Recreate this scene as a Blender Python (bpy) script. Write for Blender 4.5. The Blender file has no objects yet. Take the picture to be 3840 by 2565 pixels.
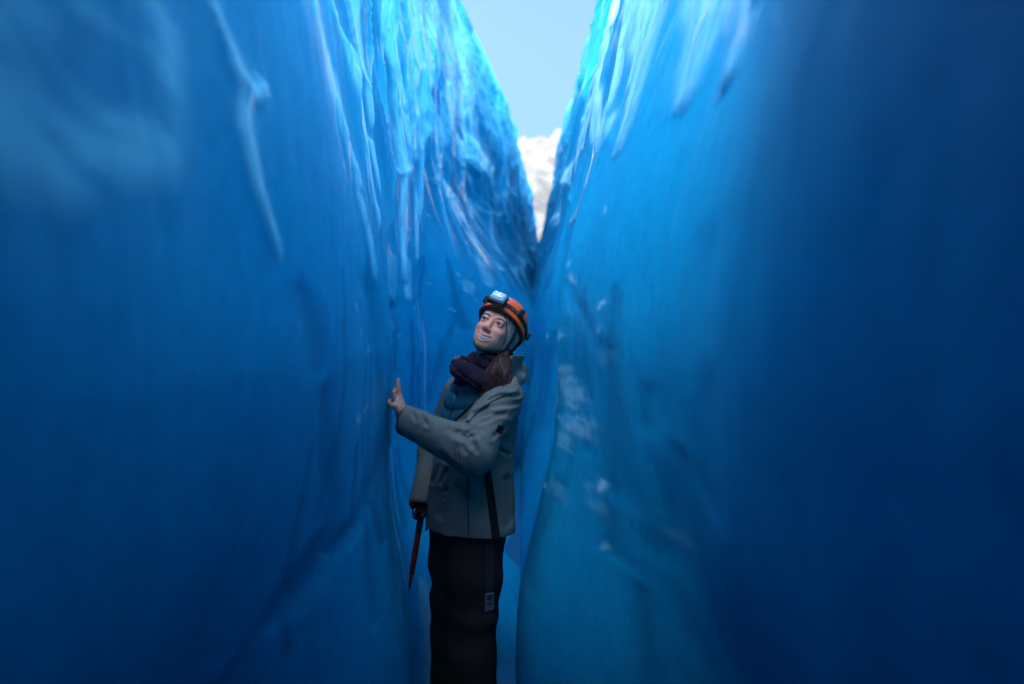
import bpy, math, random
import numpy as np
from mathutils import Matrix, Vector
from mathutils.bvhtree import BVHTree

# ------------------------------------------------------------------ camera
scene = bpy.context.scene
cam_d = bpy.data.cameras.new("camera")
cam = bpy.data.objects.new("camera", cam_d)
scene.collection.objects.link(cam)
scene.camera = cam
cam.location = (0.0, 0.0, 1.55)
cam.rotation_euler = (math.radians(90), 0, 0)
cam_d.lens = 28.0
cam_d.sensor_width = 36.0
cam_d.clip_start = 0.02
cam_d.clip_end = 3000
cam_d.dof.use_dof = True
cam_d.dof.focus_distance = 3.3
cam_d.dof.aperture_fstop = 1.4

# ------------------------------------------------------------------ sky and sun
SUN_EL, SUN_AZ = math.radians(52), math.radians(240)     # azimuth clockwise from +Y
world = bpy.data.worlds.new("World")
scene.world = world
world.use_nodes = True
nt = world.node_tree
bg = nt.nodes["Background"]
sky = nt.nodes.new("ShaderNodeTexSky")
sky.sky_type = 'NISHITA'
sky.sun_disc = False
sky.sun_elevation = SUN_EL
sky.sun_rotation = SUN_AZ
sky.air_density = 0.6
sky.dust_density = 10.0
sky.ozone_density = 1.0
hs = nt.nodes.new("ShaderNodeHueSaturation")
hs.inputs["Saturation"].default_value = 1.0
hs.inputs["Hue"].default_value = 0.475
nt.links.new(sky.outputs[0], hs.inputs["Color"])
tint = nt.nodes.new("ShaderNodeMix"); tint.data_type = 'RGBA'; tint.blend_type = 'MULTIPLY'
tint.inputs[0].default_value = 1.0
nt.links.new(hs.outputs[0], tint.inputs[6])
tint.inputs[7].default_value = (0.73, 0.96, 1.25, 1)
nt.links.new(tint.outputs[2], bg.inputs[0])
bg.inputs[1].default_value = 0.15

sun_d = bpy.data.lights.new("sun", 'SUN')
sun_d.energy = 2.0
sun_d.angle = math.radians(0.5)
sun_d.color = (1.0, 0.93, 0.83)
sun = bpy.data.objects.new("sun", sun_d)
scene.collection.objects.link(sun)
sd = Vector((math.sin(SUN_AZ) * math.cos(SUN_EL), math.cos(SUN_AZ) * math.cos(SUN_EL), math.sin(SUN_EL)))
sun.rotation_euler = (-sd).to_track_quat('-Z', 'Y').to_euler()
sun.location = (20, -20, 40)

scene.view_settings.view_transform = 'Standard'
scene.view_settings.look = 'None'
scene.view_settings.gamma = 1.0
scene.view_settings.exposure = 1.95
cy = scene.cycles
cy.max_bounces = 14
cy.diffuse_bounces = 12
cy.glossy_bounces = 4
cy.transmission_bounces = 4
cy.use_denoising = True
cy.sample_clamp_indirect = 6.0
cy.caustics_reflective = False
cy.caustics_refractive = False

# ------------------------------------------------------------------ numpy helpers
def sstep(a, b, x):
    t = np.clip((x - a) / (b - a), 0, 1)
    return t * t * (3 - 2 * t)

def _h(ix, iy, iz, seed):
    h = (ix.astype(np.int64) * 374761393 + iy.astype(np.int64) * 668265263 + iz.astype(np.int64) * 2147483647 + seed * 974711) & 0xFFFFFFFF
    h = ((h ^ (h >> 13)) * 1274126177) & 0xFFFFFFFF
    h = ((h ^ (h >> 16)) * 2246822519) & 0xFFFFFFFF
    h = h ^ (h >> 15)
    return (h & 0xFFFFFF).astype(np.float32) / np.float32(0xFFFFFF)

def noise2(x, y, seed=0):
    x = np.asarray(x, np.float32); y = np.asarray(y, np.float32)
    x, y = np.broadcast_arrays(x, y)
    ix = np.floor(x).astype(np.int64); iy = np.floor(y).astype(np.int64)
    fx = x - ix; fy = y - iy
    z0 = np.zeros_like(ix)
    def g(dx, dy):
        a = _h(ix + dx, iy + dy, z0, seed) * 6.2831853
        return np.cos(a) * (fx - dx) + np.sin(a) * (fy - dy)
    u = fx * fx * fx * (fx * (fx * 6 - 15) + 10); v = fy * fy * fy * (fy * (fy * 6 - 15) + 10)
    a = g(0, 0) * (1 - u) + g(1, 0) * u
    b = g(0, 1) * (1 - u) + g(1, 1) * u
    return (a * (1 - v) + b * v) * 1.5

def fbm2(x, y, seed=0, oct=4, gain=0.5):
    r = 0; a = 1.0; f = 1.0
    for i in range(oct):
        r = r + a * noise2(x * f, y * f, seed + i * 17); a *= gain; f *= 2.03
    return r

def noise3(x, y, z, seed=0):
    x, y, z = [np.asarray(q, np.float32) for q in np.broadcast_arrays(x, y, z)]
    ix, iy, iz = [np.floor(q).astype(np.int64) for q in (x, y, z)]
    fx, fy, fz = x - ix, y - iy, z - iz
    u, v, w = [q * q * (3 - 2 * q) for q in (fx, fy, fz)]
    def c(a, b, d): return _h(ix + a, iy + b, iz + d, seed)
    r = ((c(0,0,0)*(1-u)+c(1,0,0)*u)*(1-v)+(c(0,1,0)*(1-u)+c(1,1,0)*u)*v)*(1-w) + \
        ((c(0,0,1)*(1-u)+c(1,0,1)*u)*(1-v)+(c(0,1,1)*(1-u)+c(1,1,1)*u)*v)*w
    return r * 2 - 1

def worley2(x, y, seed=0, jit=0.9):
    """F1 and F2 distances."""
    ix = np.floor(x).astype(np.int64); iy = np.floor(y).astype(np.int64)
    z0 = np.zeros_like(ix)
    f1 = np.full(x.shape, 9.0, np.float32); f2 = f1.copy()
    for dx in (-1, 0, 1):
        for dy in (-1, 0, 1):
            px = ix + dx + 0.5 + jit * (_h(ix + dx, iy + dy, z0, seed) - 0.5)
            py = iy + dy + 0.5 + jit * (_h(ix + dx, iy + dy, z0, seed + 5) - 0.5)
            d = np.sqrt((px - x) ** 2 + (py - y) ** 2).astype(np.float32)
            n1 = np.minimum(f1, d)
            f2 = np.minimum(f2, np.maximum(f1, d)); f1 = n1
    return f1, f2

def mesh_obj(name, V, Fq, mat, parent=None, attrs=None, loc=(0, 0, 0), smooth=True):
    V = np.asarray(V, np.float32) - np.asarray(loc, np.float32)
    Fq = np.asarray(Fq, np.int32)
    me = bpy.data.meshes.new(name)
    n, m, k = len(V), len(Fq), Fq.shape[1]
    me.vertices.add(n); me.vertices.foreach_set("co", V.ravel())
    me.loops.add(m * k); me.loops.foreach_set("vertex_index", Fq.ravel())
    me.polygons.add(m)
    me.polygons.foreach_set("loop_start", np.arange(0, m * k, k, dtype=np.int32))
    me.polygons.foreach_set("use_smooth", np.full(m, smooth, bool))
    me.update(calc_edges=True)
    for an, arr in (attrs or {}).items():
        a = me.attributes.new(an, 'FLOAT', 'POINT')
        a.data.foreach_set("value", np.asarray(arr, np.float32).ravel())
    me.materials.append(mat)
    o = bpy.data.objects.new(name, me)
    scene.collection.objects.link(o)
    if parent is not None:
        o.parent = parent
    else:
        o.location = loc
    return o

def grid_faces(nr, nc, flip=False):
    i = np.arange(nr * nc, dtype=np.int32).reshape(nr, nc)
    q = np.stack([i[:-1, :-1], i[:-1, 1:], i[1:, 1:], i[1:, :-1]], -1).reshape(-1, 4)
    return q[:, ::-1] if flip else q

def tag(o, label=None, cat=None, group=None, kind=None):
    if label: o['label'] = label
    if cat: o['category'] = cat
    if group: o['group'] = group
    if kind: o['kind'] = kind
    return o

# ------------------------------------------------------------------ materials
class NB:
    def __init__(s, name):
        s.m = bpy.data.materials.new(name); s.m.use_nodes = True
        s.t = s.m.node_tree; s.p = s.t.nodes["Principled BSDF"]
    def n(s, typ, **kw):
        nd = s.t.nodes.new(typ)
        for k, v in kw.items():
            if k in nd.inputs.keys(): nd.inputs[k].default_value = v
            else: setattr(nd, k, v)
        return nd
    def l(s, a, b): s.t.links.new(a, b)
    def coord(s): return s.n("ShaderNodeTexCoord").outputs["Object"]
    def attr(s, nm):
        a = s.n("ShaderNodeAttribute"); a.attribute_name = nm; return a.outputs["Fac"]
    def mix(s, fac, a, b):
        mx = s.n("ShaderNodeMix"); mx.data_type = 'RGBA'
        ins = [i for i in mx.inputs if i.type == 'RGBA']
        for sock, v in ((mx.inputs[0], fac), (ins[0], a), (ins[1], b)):
            if hasattr(v, "links"): s.l(v, sock)
            else: sock.default_value = (*v, 1) if isinstance(v, tuple) and len(v) == 3 else v
        return [o for o in mx.outputs if o.type == 'RGBA'][0]
    def ramp(s, fac, a, b):
        mr = s.n("ShaderNodeMapRange"); s.l(fac, mr.inputs[0])
        mr.inputs[1].default_value = a; mr.inputs[2].default_value = b
        return mr.outputs[0]
    def math(s, op, a, b):
        mt = s.n("ShaderNodeMath"); mt.operation = op
        for sock, v in zip(mt.inputs, (a, b)):
            if hasattr(v, "links"): s.l(v, sock)
            else: sock.default_value = v
        return mt.outputs[0]
    def noise(s, vec, scale, detail=4, rough=0.5, stretch=None):
        if stretch:
            mp = s.n("ShaderNodeMapping"); mp.inputs["Scale"].default_value = stretch; s.l(vec, mp.inputs[0]); vec = mp.outputs[0]
        t = s.n("ShaderNodeTexNoise"); t.inputs["Scale"].default_value = scale
        t.inputs["Detail"].default_value = detail; t.inputs["Roughness"].default_value = rough
        s.l(vec, t.inputs["Vector"]); return t.outputs[0]
    def bump(s, h, strength, dist):
        b = s.n("ShaderNodeBump"); b.inputs["Strength"].default_value = strength; b.inputs["Distance"].default_value = dist
        s.l(h, b.inputs["Height"]); s.l(b.outputs[0], s.p.inputs["Normal"]); return b
    def set(s, **kw):
        for k, v in kw.items():
            sock = s.p.inputs[k.replace("_", " ")]
            if hasattr(v, "links"): s.l(v, sock)
            else: sock.default_value = (*v, 1) if isinstance(v, tuple) and len(v) == 3 else v
        return s

ICE_DEEP = (0.002, 0.362, 0.60)
ICE_PALE = (0.004, 0.405, 0.635)
ICE_CLEAR_SHADE = (0.001, 0.08, 0.20)  # clear veins, and the painted dimming of the upper ice
FROST_GLINT = (0.50, 0.93, 0.99)  # rime and snow, and the highlights painted on the ribs

def ice_material():
    b = NB("blue_ice")
    co = b.coord()
    n1 = b.noise(co, 1.6, 5, 0.55, (1, 1, 0.35))
    col = b.mix(b.ramp(n1, 0.35, 0.7), ICE_DEEP, ICE_PALE)
    fine = b.noise(co, 26, 7, 0.68)
    col = b.mix(b.math('MULTIPLY', b.ramp(fine, 0.42, 0.62), 0.45), col, tuple(v * 0.72 for v in ICE_DEEP))
    specks = b.n("ShaderNodeTexVoronoi"); specks.inputs["Scale"].default_value = 34; b.l(co, specks.inputs["Vector"])
    sp = b.math('MULTIPLY', b.ramp(specks.outputs["Distance"], 0.16, 0.05), b.ramp(b.noise(co, 3, 2), 0.52, 0.66))
    col = b.mix(b.math('MULTIPLY', sp, 0.25), col, FROST_GLINT)
    col = b.mix(b.attr("clear_shade"), col, ICE_CLEAR_SHADE)
    col = b.mix(b.attr("frost_glint"), col, FROST_GLINT)
    fr = b.attr("frost_glint")
    rough = b.math('ADD', b.math('MULTIPLY', b.noise(co, 5, 4, 0.6), 0.25), 0.38)
    rough = b.math('ADD', rough, b.math('MULTIPLY', fr, 0.2))
    b.set(Base_Color=col, Roughness=rough)
    b.p.inputs["IOR"].default_value = 1.31
    b.p.inputs["Specular IOR Level"].default_value = 0.3
    b.l(b.attr("wet"), b.p.inputs["Coat Weight"])
    b.p.inputs["Coat Roughness"].default_value = 0.05
    b.p.inputs["Coat IOR"].default_value = 1.33
    h = b.math('ADD', b.noise(co, 14, 4, 0.5, (1, 1, 0.45)), b.math('MULTIPLY', b.noise(co, 90, 5, 0.6), 0.22))
    b.bump(h, 0.22, 0.02)
    return b.m

def snow_material(name="snow"):
    b = NB(name)
    co = b.coord()
    b.set(Base_Color=b.mix(b.ramp(b.noise(co, 0.25, 6, 0.6), 0.4, 0.7), (0.175, 0.160, 0.130), (0.095, 0.098, 0.095)), Roughness=0.7)
    b.bump(b.noise(co, 3.0, 6, 0.6), 0.5, 0.1)
    return b.m

M_ICE = ice_material()
M_SNOW = snow_material()

# ------------------------------------------------------------------ crevasse
def smooth_interp(keys, y):
    ks = np.array(keys, float)
    fine = np.linspace(ks[0, 0], ks[-1, 0], 1500)
    v = np.interp(fine, ks[:, 0], ks[:, 1])
    w = np.hanning(61); w /= w.sum()
    v = np.convolve(np.pad(v, 30, mode='edge'), w, 'valid')
    return np.interp(y, fine, v)

C_L = [(-9, .05), (-6, -.25), (-2, -.34), (.3, -.33), (.8, -.34), (1.3, -.38), (2, -.45), (2.6, -.48), (3.2, -.50), (5, -.58), (8, -.62), (10, -.62), (13, -.53), (16, -.1), (19, .41), (25, 1.0), (30, 1.5)]
C_R = [(-9, .02), (-6, .25), (-2, .22), (-.2, .13), (.3, .22), (.6, .285), (1, .305), (1.5, .30), (2, .28), (3.2, .22), (5, .24), (8, .26), (13, .33), (18, .20), (22, .37), (26, .52), (30, .7)]
H_L = [(-9, 7.5), (0, 7.8), (9, 7.7), (13, 7.4), (16, 7.2), (19, 6.95), (22, 6.3), (25, 5.5), (27, 4.6), (30, 4.0)]
H_R = [(-9, 7.5), (0, 7.7), (9, 7.5), (13, 7.1), (18, 6.8), (22, 5.8), (26, 4.75), (30, 4.0)]

def seg_dist(Y, Z, pts):
    """distance to a polyline on the wall and how far along it (0..1)"""
    d = np.full(Y.shape, 1e3, np.float32); T = np.zeros(Y.shape, np.float32)
    L = [math.hypot(b[0] - a[0], b[1] - a[1]) for a, b in zip(pts[:-1], pts[1:])]
    tot = sum(L); acc = 0.0
    for (a, b), l in zip(zip(pts[:-1], pts[1:]), L):
        dy, dz = b[0] - a[0], b[1] - a[1]
        t = np.clip(((Y - a[0]) * dy + (Z - a[1]) * dz) / (dy * dy + dz * dz), 0, 1)
        q = np.hypot(Y - a[0] - t * dy, Z - a[1] - t * dz)
        m = q < d
        d = np.where(m, q, d); T = np.where(m, (acc + t * l) / tot, T); acc += l
    return d, T

# wet ribs with painted highlights, hollows of clear ice and frost patches, as (y, z) runs along each wall:
# (run, start width, end width, relief, painted highlight at start, at end)
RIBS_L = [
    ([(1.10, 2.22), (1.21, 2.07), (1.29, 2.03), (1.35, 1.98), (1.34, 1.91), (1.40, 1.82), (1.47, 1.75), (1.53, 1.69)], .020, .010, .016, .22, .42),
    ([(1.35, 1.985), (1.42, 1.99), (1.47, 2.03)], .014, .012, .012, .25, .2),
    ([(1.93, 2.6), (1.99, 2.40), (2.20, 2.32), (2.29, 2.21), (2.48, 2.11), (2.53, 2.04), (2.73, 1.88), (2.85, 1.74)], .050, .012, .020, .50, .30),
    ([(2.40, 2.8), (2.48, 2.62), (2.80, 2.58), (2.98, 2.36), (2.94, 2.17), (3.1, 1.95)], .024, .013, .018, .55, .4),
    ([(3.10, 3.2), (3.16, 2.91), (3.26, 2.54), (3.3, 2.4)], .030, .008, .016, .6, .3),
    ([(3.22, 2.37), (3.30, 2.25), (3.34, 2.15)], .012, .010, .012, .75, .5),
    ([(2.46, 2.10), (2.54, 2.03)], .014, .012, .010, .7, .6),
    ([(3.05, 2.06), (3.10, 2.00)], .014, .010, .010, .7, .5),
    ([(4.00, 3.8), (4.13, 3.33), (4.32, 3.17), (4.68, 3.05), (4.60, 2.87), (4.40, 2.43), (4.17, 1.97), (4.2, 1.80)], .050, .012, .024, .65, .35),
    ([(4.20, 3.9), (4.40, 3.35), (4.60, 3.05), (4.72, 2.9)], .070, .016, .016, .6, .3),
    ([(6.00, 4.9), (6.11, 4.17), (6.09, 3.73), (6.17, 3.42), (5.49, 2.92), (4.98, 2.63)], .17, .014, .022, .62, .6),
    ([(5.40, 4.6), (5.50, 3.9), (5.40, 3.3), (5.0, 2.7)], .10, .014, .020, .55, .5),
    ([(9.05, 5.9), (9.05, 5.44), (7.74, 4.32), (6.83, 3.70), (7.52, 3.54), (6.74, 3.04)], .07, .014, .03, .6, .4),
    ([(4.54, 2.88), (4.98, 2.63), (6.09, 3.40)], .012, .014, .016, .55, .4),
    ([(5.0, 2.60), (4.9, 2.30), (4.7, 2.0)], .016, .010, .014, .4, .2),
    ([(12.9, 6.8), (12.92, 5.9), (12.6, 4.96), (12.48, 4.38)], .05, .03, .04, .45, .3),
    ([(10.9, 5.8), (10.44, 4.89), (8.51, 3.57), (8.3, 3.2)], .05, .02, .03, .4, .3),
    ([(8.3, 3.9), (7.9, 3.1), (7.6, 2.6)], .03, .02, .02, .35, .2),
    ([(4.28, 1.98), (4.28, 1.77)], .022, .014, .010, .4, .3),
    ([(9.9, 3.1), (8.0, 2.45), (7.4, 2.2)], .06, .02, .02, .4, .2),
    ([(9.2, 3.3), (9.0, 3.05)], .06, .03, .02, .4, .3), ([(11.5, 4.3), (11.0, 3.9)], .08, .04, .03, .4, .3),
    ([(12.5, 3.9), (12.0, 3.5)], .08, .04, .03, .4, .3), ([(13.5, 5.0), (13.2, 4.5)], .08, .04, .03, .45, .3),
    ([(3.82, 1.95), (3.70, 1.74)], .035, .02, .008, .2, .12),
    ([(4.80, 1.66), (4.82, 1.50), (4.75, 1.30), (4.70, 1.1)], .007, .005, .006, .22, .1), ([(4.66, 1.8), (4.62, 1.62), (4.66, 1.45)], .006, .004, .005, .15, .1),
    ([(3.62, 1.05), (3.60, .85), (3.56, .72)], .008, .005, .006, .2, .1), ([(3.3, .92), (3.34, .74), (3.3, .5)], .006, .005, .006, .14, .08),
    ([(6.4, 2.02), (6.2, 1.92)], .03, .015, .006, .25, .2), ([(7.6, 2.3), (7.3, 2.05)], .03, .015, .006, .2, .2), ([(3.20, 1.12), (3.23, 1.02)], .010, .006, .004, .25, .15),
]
DARK_L = [   # (run, start width, end width, depth, clear)
    ([(2.74, 1.72), (2.83, 1.50), (2.93, 1.27), (2.81, 1.12), (2.52, 1.0), (2.2, .94), (2.04, .86)], .05, .05, .022, .55),
    ([(2.60, 1.74), (2.83, 1.55)], .08, .06, .012, .35),
    ([(3.8, 1.72), (3.45, 1.66), (3.3, 1.59), (3.1, 1.45), (2.95, 1.3)], .03, .03, .014, .5),
    ([(3.75, 1.72), (3.85, 1.60), (3.8, 1.50)], .025, .02, .010, .35),
    ([(1.92, 1.43), (2.05, 1.25), (2.24, 1.10), (2.22, 1.01), (2.1, .9)], .030, .05, .016, .45),
    ([(1.66, 1.65), (1.76, 1.56), (1.82, 1.50)], .035, .055, .012, .38),
    ([(1.70, .72), (1.90, .85), (2.14, 1.0)], .07, .05, .012, .4),
]
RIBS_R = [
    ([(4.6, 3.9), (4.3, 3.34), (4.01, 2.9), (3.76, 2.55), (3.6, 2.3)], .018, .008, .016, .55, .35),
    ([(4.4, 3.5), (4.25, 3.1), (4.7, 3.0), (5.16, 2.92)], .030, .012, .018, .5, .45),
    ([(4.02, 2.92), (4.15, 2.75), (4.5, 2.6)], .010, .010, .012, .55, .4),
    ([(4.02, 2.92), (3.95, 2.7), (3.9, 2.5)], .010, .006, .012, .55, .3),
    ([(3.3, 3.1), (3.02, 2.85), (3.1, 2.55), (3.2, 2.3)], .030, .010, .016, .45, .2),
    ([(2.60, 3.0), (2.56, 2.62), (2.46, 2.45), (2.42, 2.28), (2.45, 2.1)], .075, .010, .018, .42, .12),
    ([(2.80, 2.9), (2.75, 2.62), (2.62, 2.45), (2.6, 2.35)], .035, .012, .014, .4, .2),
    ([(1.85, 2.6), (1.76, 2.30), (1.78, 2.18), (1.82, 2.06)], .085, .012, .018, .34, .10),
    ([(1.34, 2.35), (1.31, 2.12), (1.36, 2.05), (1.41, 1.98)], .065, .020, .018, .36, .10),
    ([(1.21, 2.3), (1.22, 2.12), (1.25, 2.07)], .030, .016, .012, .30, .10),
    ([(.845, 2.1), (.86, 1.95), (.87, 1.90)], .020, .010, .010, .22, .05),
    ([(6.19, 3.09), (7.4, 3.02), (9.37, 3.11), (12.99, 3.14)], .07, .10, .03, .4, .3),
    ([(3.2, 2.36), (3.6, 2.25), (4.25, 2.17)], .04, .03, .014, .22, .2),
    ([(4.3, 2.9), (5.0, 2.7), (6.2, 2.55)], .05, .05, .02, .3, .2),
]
DARK_R = [
    ([(3.06, 1.78), (2.7, 1.66), (2.45, 1.60), (2.2, 1.51), (2.15, 1.3), (2.21, 1.14)], .022, .035, .012, .42),
    ([(1.60, 1.32), (1.72, 1.18), (1.89, 1.05)], .03, .05, .010, .35),
    ([(1.15, 1.49), (1.25, 1.40), (1.37, 1.29)], .03, .05, .012, .35),
    ([(1.78, 1.44), (1.83, 1.35)], .018, .018, .008, .25),
    ([(3.8, 1.78), (3.55, 1.62), (3.6, 1.45), (3.8, 1.3)], .02, .02, .012, .35),
    ([(1.30, 1.70), (1.45, 1.52), (1.5, 1.4)], .05, .06, .010, .22),
]

def wall(side, NC=1000, NR=640):
    ycol = np.concatenate([np.linspace(-9, 0.25, 70)[:-1], np.exp(np.linspace(math.log(0.25), math.log(30.0), NC))])
    v = np.linspace(0, 1, NR)
    H = smooth_interp(H_L if side < 0 else H_R, ycol)
    seed = 11 if side < 0 else 77
    H = H + (0.22 * noise2(ycol * 0.9, 0 * ycol, seed) + 0.16 * noise2(ycol * 3.1, 0 * ycol + 3, seed)) * sstep(5, 11, ycol)
    g = 0.72 * v + 0.28 * v ** 2.2
    Z = -0.5 + (H[None, :] + 0.5) * g[:, None]
    Y = np.broadcast_to(ycol[None, :], Z.shape)
    c = smooth_interp(C_L if side < 0 else C_R, ycol)[None, :]
    up = np.maximum(Z - 1.5, 0)
    if side < 0:
        X = c - 0.080 * up
        X = X + 0.10 * sstep(1.25, 0.1, Z) * sstep(1.5, 3.2, Y)
        zb = 1.7 + 0.085 * np.maximum(Y, 0)                       # the crack pinches shut beyond her
        cl_ = sstep(4.0, 8.5, Y) * sstep(zb + 1.1, zb - 1.4, Z)
        cl_ = np.maximum(cl_, sstep(3.42, 4.05, Y) * sstep(.80, -.15, Z + .15 * noise2(Y * 1.5, Z * 1.2, 91)))
        X = X + cl_ * np.maximum(0.034 * Y - X, 0)
    else:
        X = c + 0.20 * up * sstep(0.0, 1.5, up + 0.35)
        low = sstep(1.5, 0.35, Z)
        X = X - 0.19 * low * sstep(1.2, 3.0, Y) + 0.04 * low * sstep(1.6, .6, Y)
    X = X + side * 0.40 * np.maximum(1.62 - Z, 0) ** 2 * sstep(3.1, 1.0, Y)   # undercut below breast height
    flare = np.maximum(Z - (2.1 + 0.46 * np.maximum(Y, 0)), 0) * sstep(-6, -2, Y) * (sstep(12, 7, Y) if side < 0 else sstep(8.5, 5, Y))
    X = X + side * (0.35 if side < 0 else 1.3) * flare                                       # the unseen lips open wide above her, shaped to let in light
    # ---- relief: p is how far the ice stands out into the gap
    near = sstep(7, 2.5, Y)
    w1 = 0.16 * noise2(Y * 1.3, Z * 0.6, seed + 1)
    p = 0.06 * noise2((Y + w1) * 1.0, Z * 0.35, seed + 2) + 0.05 * noise2(Y * 0.35, Z * 0.8, seed + 8)
    p = p + 0.018 * noise2((Y + w1) * 3.2, Z * 0.7, seed + 3) * sstep(1.7, 3.2, Z) * sstep(1.3, 2.6, Y)
    frost_glint = np.zeros_like(Z); clear_shade = np.zeros_like(Z); wet = np.zeros_like(Z)
    if side < 0:
        # tall scallops that meet in sharp wet ridges
        wz = Z + 0.5 * noise2(Y * 0.8, Z * 0.5, seed + 21)
        wy = Y + 0.10 * noise2(Y * 1.5, Z * 0.9, seed + 22) - 0.10 * (Z - 2)
        lw = np.log(np.maximum(wy, .3))
        f1, f2 = worley2(lw / 0.20, wz / .95, seed + 4, 0.95)
        e = f2 - f1
        m = sstep(1.75, 2.5, Z) * sstep(1.8, 3.2, Y)
        p = p + m * (0.085 * np.minimum(f1, 1.0) ** 2 + 0.014 * np.exp(-e / 0.06))
        wet = np.maximum(wet, m * sstep(2.0, 2.8, Z) * (.35 + .65 * np.exp(-(e / .16) ** 2)) * sstep(10, 6, Y))
        clear_shade = np.maximum(clear_shade, .60 * m * sstep(2.0, 2.7, Z) * sstep(.05, .32, e) * (.75 + .5 * noise2(Y * .8, Z * .9, 96)))
        clear_shade = np.maximum(clear_shade, .28 * sstep(7, 10, Y) * sstep(2.6, 4.2, Z) * np.clip(.7 + .8 * noise2(Y * .7, Z * .9, 97), 0, 1))  # far upper ice painted darker to dim its overlit rim
        frost_glint = np.maximum(frost_glint, .75 * m * sstep(2.0, 2.6, Z) * np.exp(-(e / .045) ** 2) * np.clip(.55 + .9 * noise2(Y * 2.5, Z * 1.6, 93), 0, 1))  # ridge highlights painted pale along the cell edges
        g1, g2 = worley2(lw / 0.085 + 7, wz / 0.55, seed + 6, 0.95)
        m2 = m * sstep(2.2, 3.4, Z)
        frost_glint = np.maximum(frost_glint, .6 * m2 * np.exp(-((g2 - g1) / .06) ** 2) * np.clip(.2 + 1.2 * noise2(Y * 3.5, Z * 2, 94), 0, 1))
        p = p + m2 * (0.030 * np.minimum(g1, 1.0) ** 2 + 0.006 * np.exp(-(g2 - g1) / 0.07))
        # crumbly far top
        far = sstep(8, 13, Y) * sstep(2.2, 5.0, Z)
        p = p + far * (0.06 * fbm2(Y * 0.9, Z * 0.8, seed + 9, 3, 0.45) + 0.05 * sstep(2.2, .3, H[None, :] - Z) * fbm2(Y * 2.5, Z * 3, seed + 10, 3))
    else:
        far = sstep(6, 12, Y) * sstep(1.5, 4.0, Z)
        p = p + far * (0.06 * fbm2(Y * 1.0, Z * 1.1 + Y * 0.5, seed + 9, 4, 0.5))
        wy = Y + 0.12 * noise2(Y * 1.5, Z * 0.9, seed + 22) - 0.25 * (Z - 2)
        lw = np.log(np.maximum(wy, .3))
        f1, f2 = worley2(lw / 0.24 + Z * .5, Z / .8, seed + 4, 0.95)
        clear_shade = np.maximum(clear_shade, .45 * sstep(2.0, 2.9, Z) * sstep(1.6, 3, Y) * sstep(.04, .28, f2 - f1))
        clear_shade = np.maximum(clear_shade, .58 * sstep(6, 10, Y) * sstep(2.2, 3.8, Z) * np.clip(.75 + .6 * noise2(Y * .7, Z * .9, 98), 0, 1))  # far upper ice painted darker to dim its overlit rim
        frost_glint = np.maximum(frost_glint, .55 * sstep(2.3, 3.0, Z) * sstep(2.5, 4, Y) * sstep(10, 7, Y) * np.exp(-((f2 - f1) / .05) ** 2) * np.clip(.3 + 1.2 * noise2(Y * 1.5, Z * 1.6, 95), 0, 1))  # pale highlights painted into the colour of the ridges
        m = sstep(1.9, 2.9, Z) * sstep(1.7, 3.0, Y)
        wet = np.maximum(wet, m * np.exp(-((f2 - f1) / .15) ** 2) * sstep(2.2, 3.0, Z))
        p = p + m * (0.05 * np.minimum(f1, 1) ** 2 + 0.014 * np.exp(-((f2 - f1) / 0.06) ** 2))
    p = p + 0.0022 * fbm2(Y * 9, Z * 4, seed + 30, 2)
    wob = 1 + 0.35 * noise2(Y * 6, Z * 6, seed + 50)
    # runs, painted highlights included, are stretched in y for the camera's grazing view
    def local(run, w):
        ys_ = [q[0] for q in run]; ym = sum(ys_) / len(ys_)
        ks = min(1.0, (.52 if side < 0 else .34) / ym); m = 4 * w / ks + .05
        i = np.searchsorted(ycol, min(ys_) - m); j = np.searchsorted(ycol, max(ys_) + m)
        k = (slice(None), slice(i, j))
        d, t = seg_dist(Y[k] * ks, Z[k], [(q[0] * ks, q[1]) for q in run])
        return k, d, t, ks
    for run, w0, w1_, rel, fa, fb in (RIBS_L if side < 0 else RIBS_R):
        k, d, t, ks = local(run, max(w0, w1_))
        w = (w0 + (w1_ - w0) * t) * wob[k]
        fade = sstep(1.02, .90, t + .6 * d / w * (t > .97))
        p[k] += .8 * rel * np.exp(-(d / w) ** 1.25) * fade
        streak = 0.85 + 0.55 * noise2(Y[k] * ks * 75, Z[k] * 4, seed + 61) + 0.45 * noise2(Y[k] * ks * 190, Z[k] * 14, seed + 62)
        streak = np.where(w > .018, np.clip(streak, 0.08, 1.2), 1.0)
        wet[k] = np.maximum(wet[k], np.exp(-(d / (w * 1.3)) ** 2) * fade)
        frost_glint[k] = np.maximum(frost_glint[k], np.minimum(1.0, 2.8 * (fa + (fb - fa) * t)) * np.exp(-(d / (w * .8)) ** 4) * streak * fade)  # highlight painted into the colour along each rib
    rng = np.random.default_rng(5 if side < 0 else 9)
    veins, flecks = [], []
    for i in range(26):      # thin veins of clear ice and healed cracks
        y0 = math.exp(rng.uniform(math.log(1.9), math.log(7.5))); z0 = rng.uniform(.9, 1.55 + .16 * y0); L_ = rng.uniform(.25, .75); dr = rng.normal() * .07
        veins.append(([(y0 * (1 + dr * q + .012 * rng.normal()), z0 - L_ * q) for q in (0, .3, .6, 1)], rng.uniform(.006, .012), rng.uniform(.012, .030), .006, rng.uniform(.35, .75)))
    for i in range(45):      # specks of rime
        y0 = math.exp(rng.uniform(math.log(2.2), math.log(8))); z0 = rng.uniform(.95, 1.5 + .22 * y0); a_ = rng.uniform(.006, .035)
        flecks.append(([(y0, z0), (y0 * (1 + .02 * rng.normal()), z0 - a_)], rng.uniform(.003, .007), rng.uniform(.002, .005), rng.uniform(.2, .6)))
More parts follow.
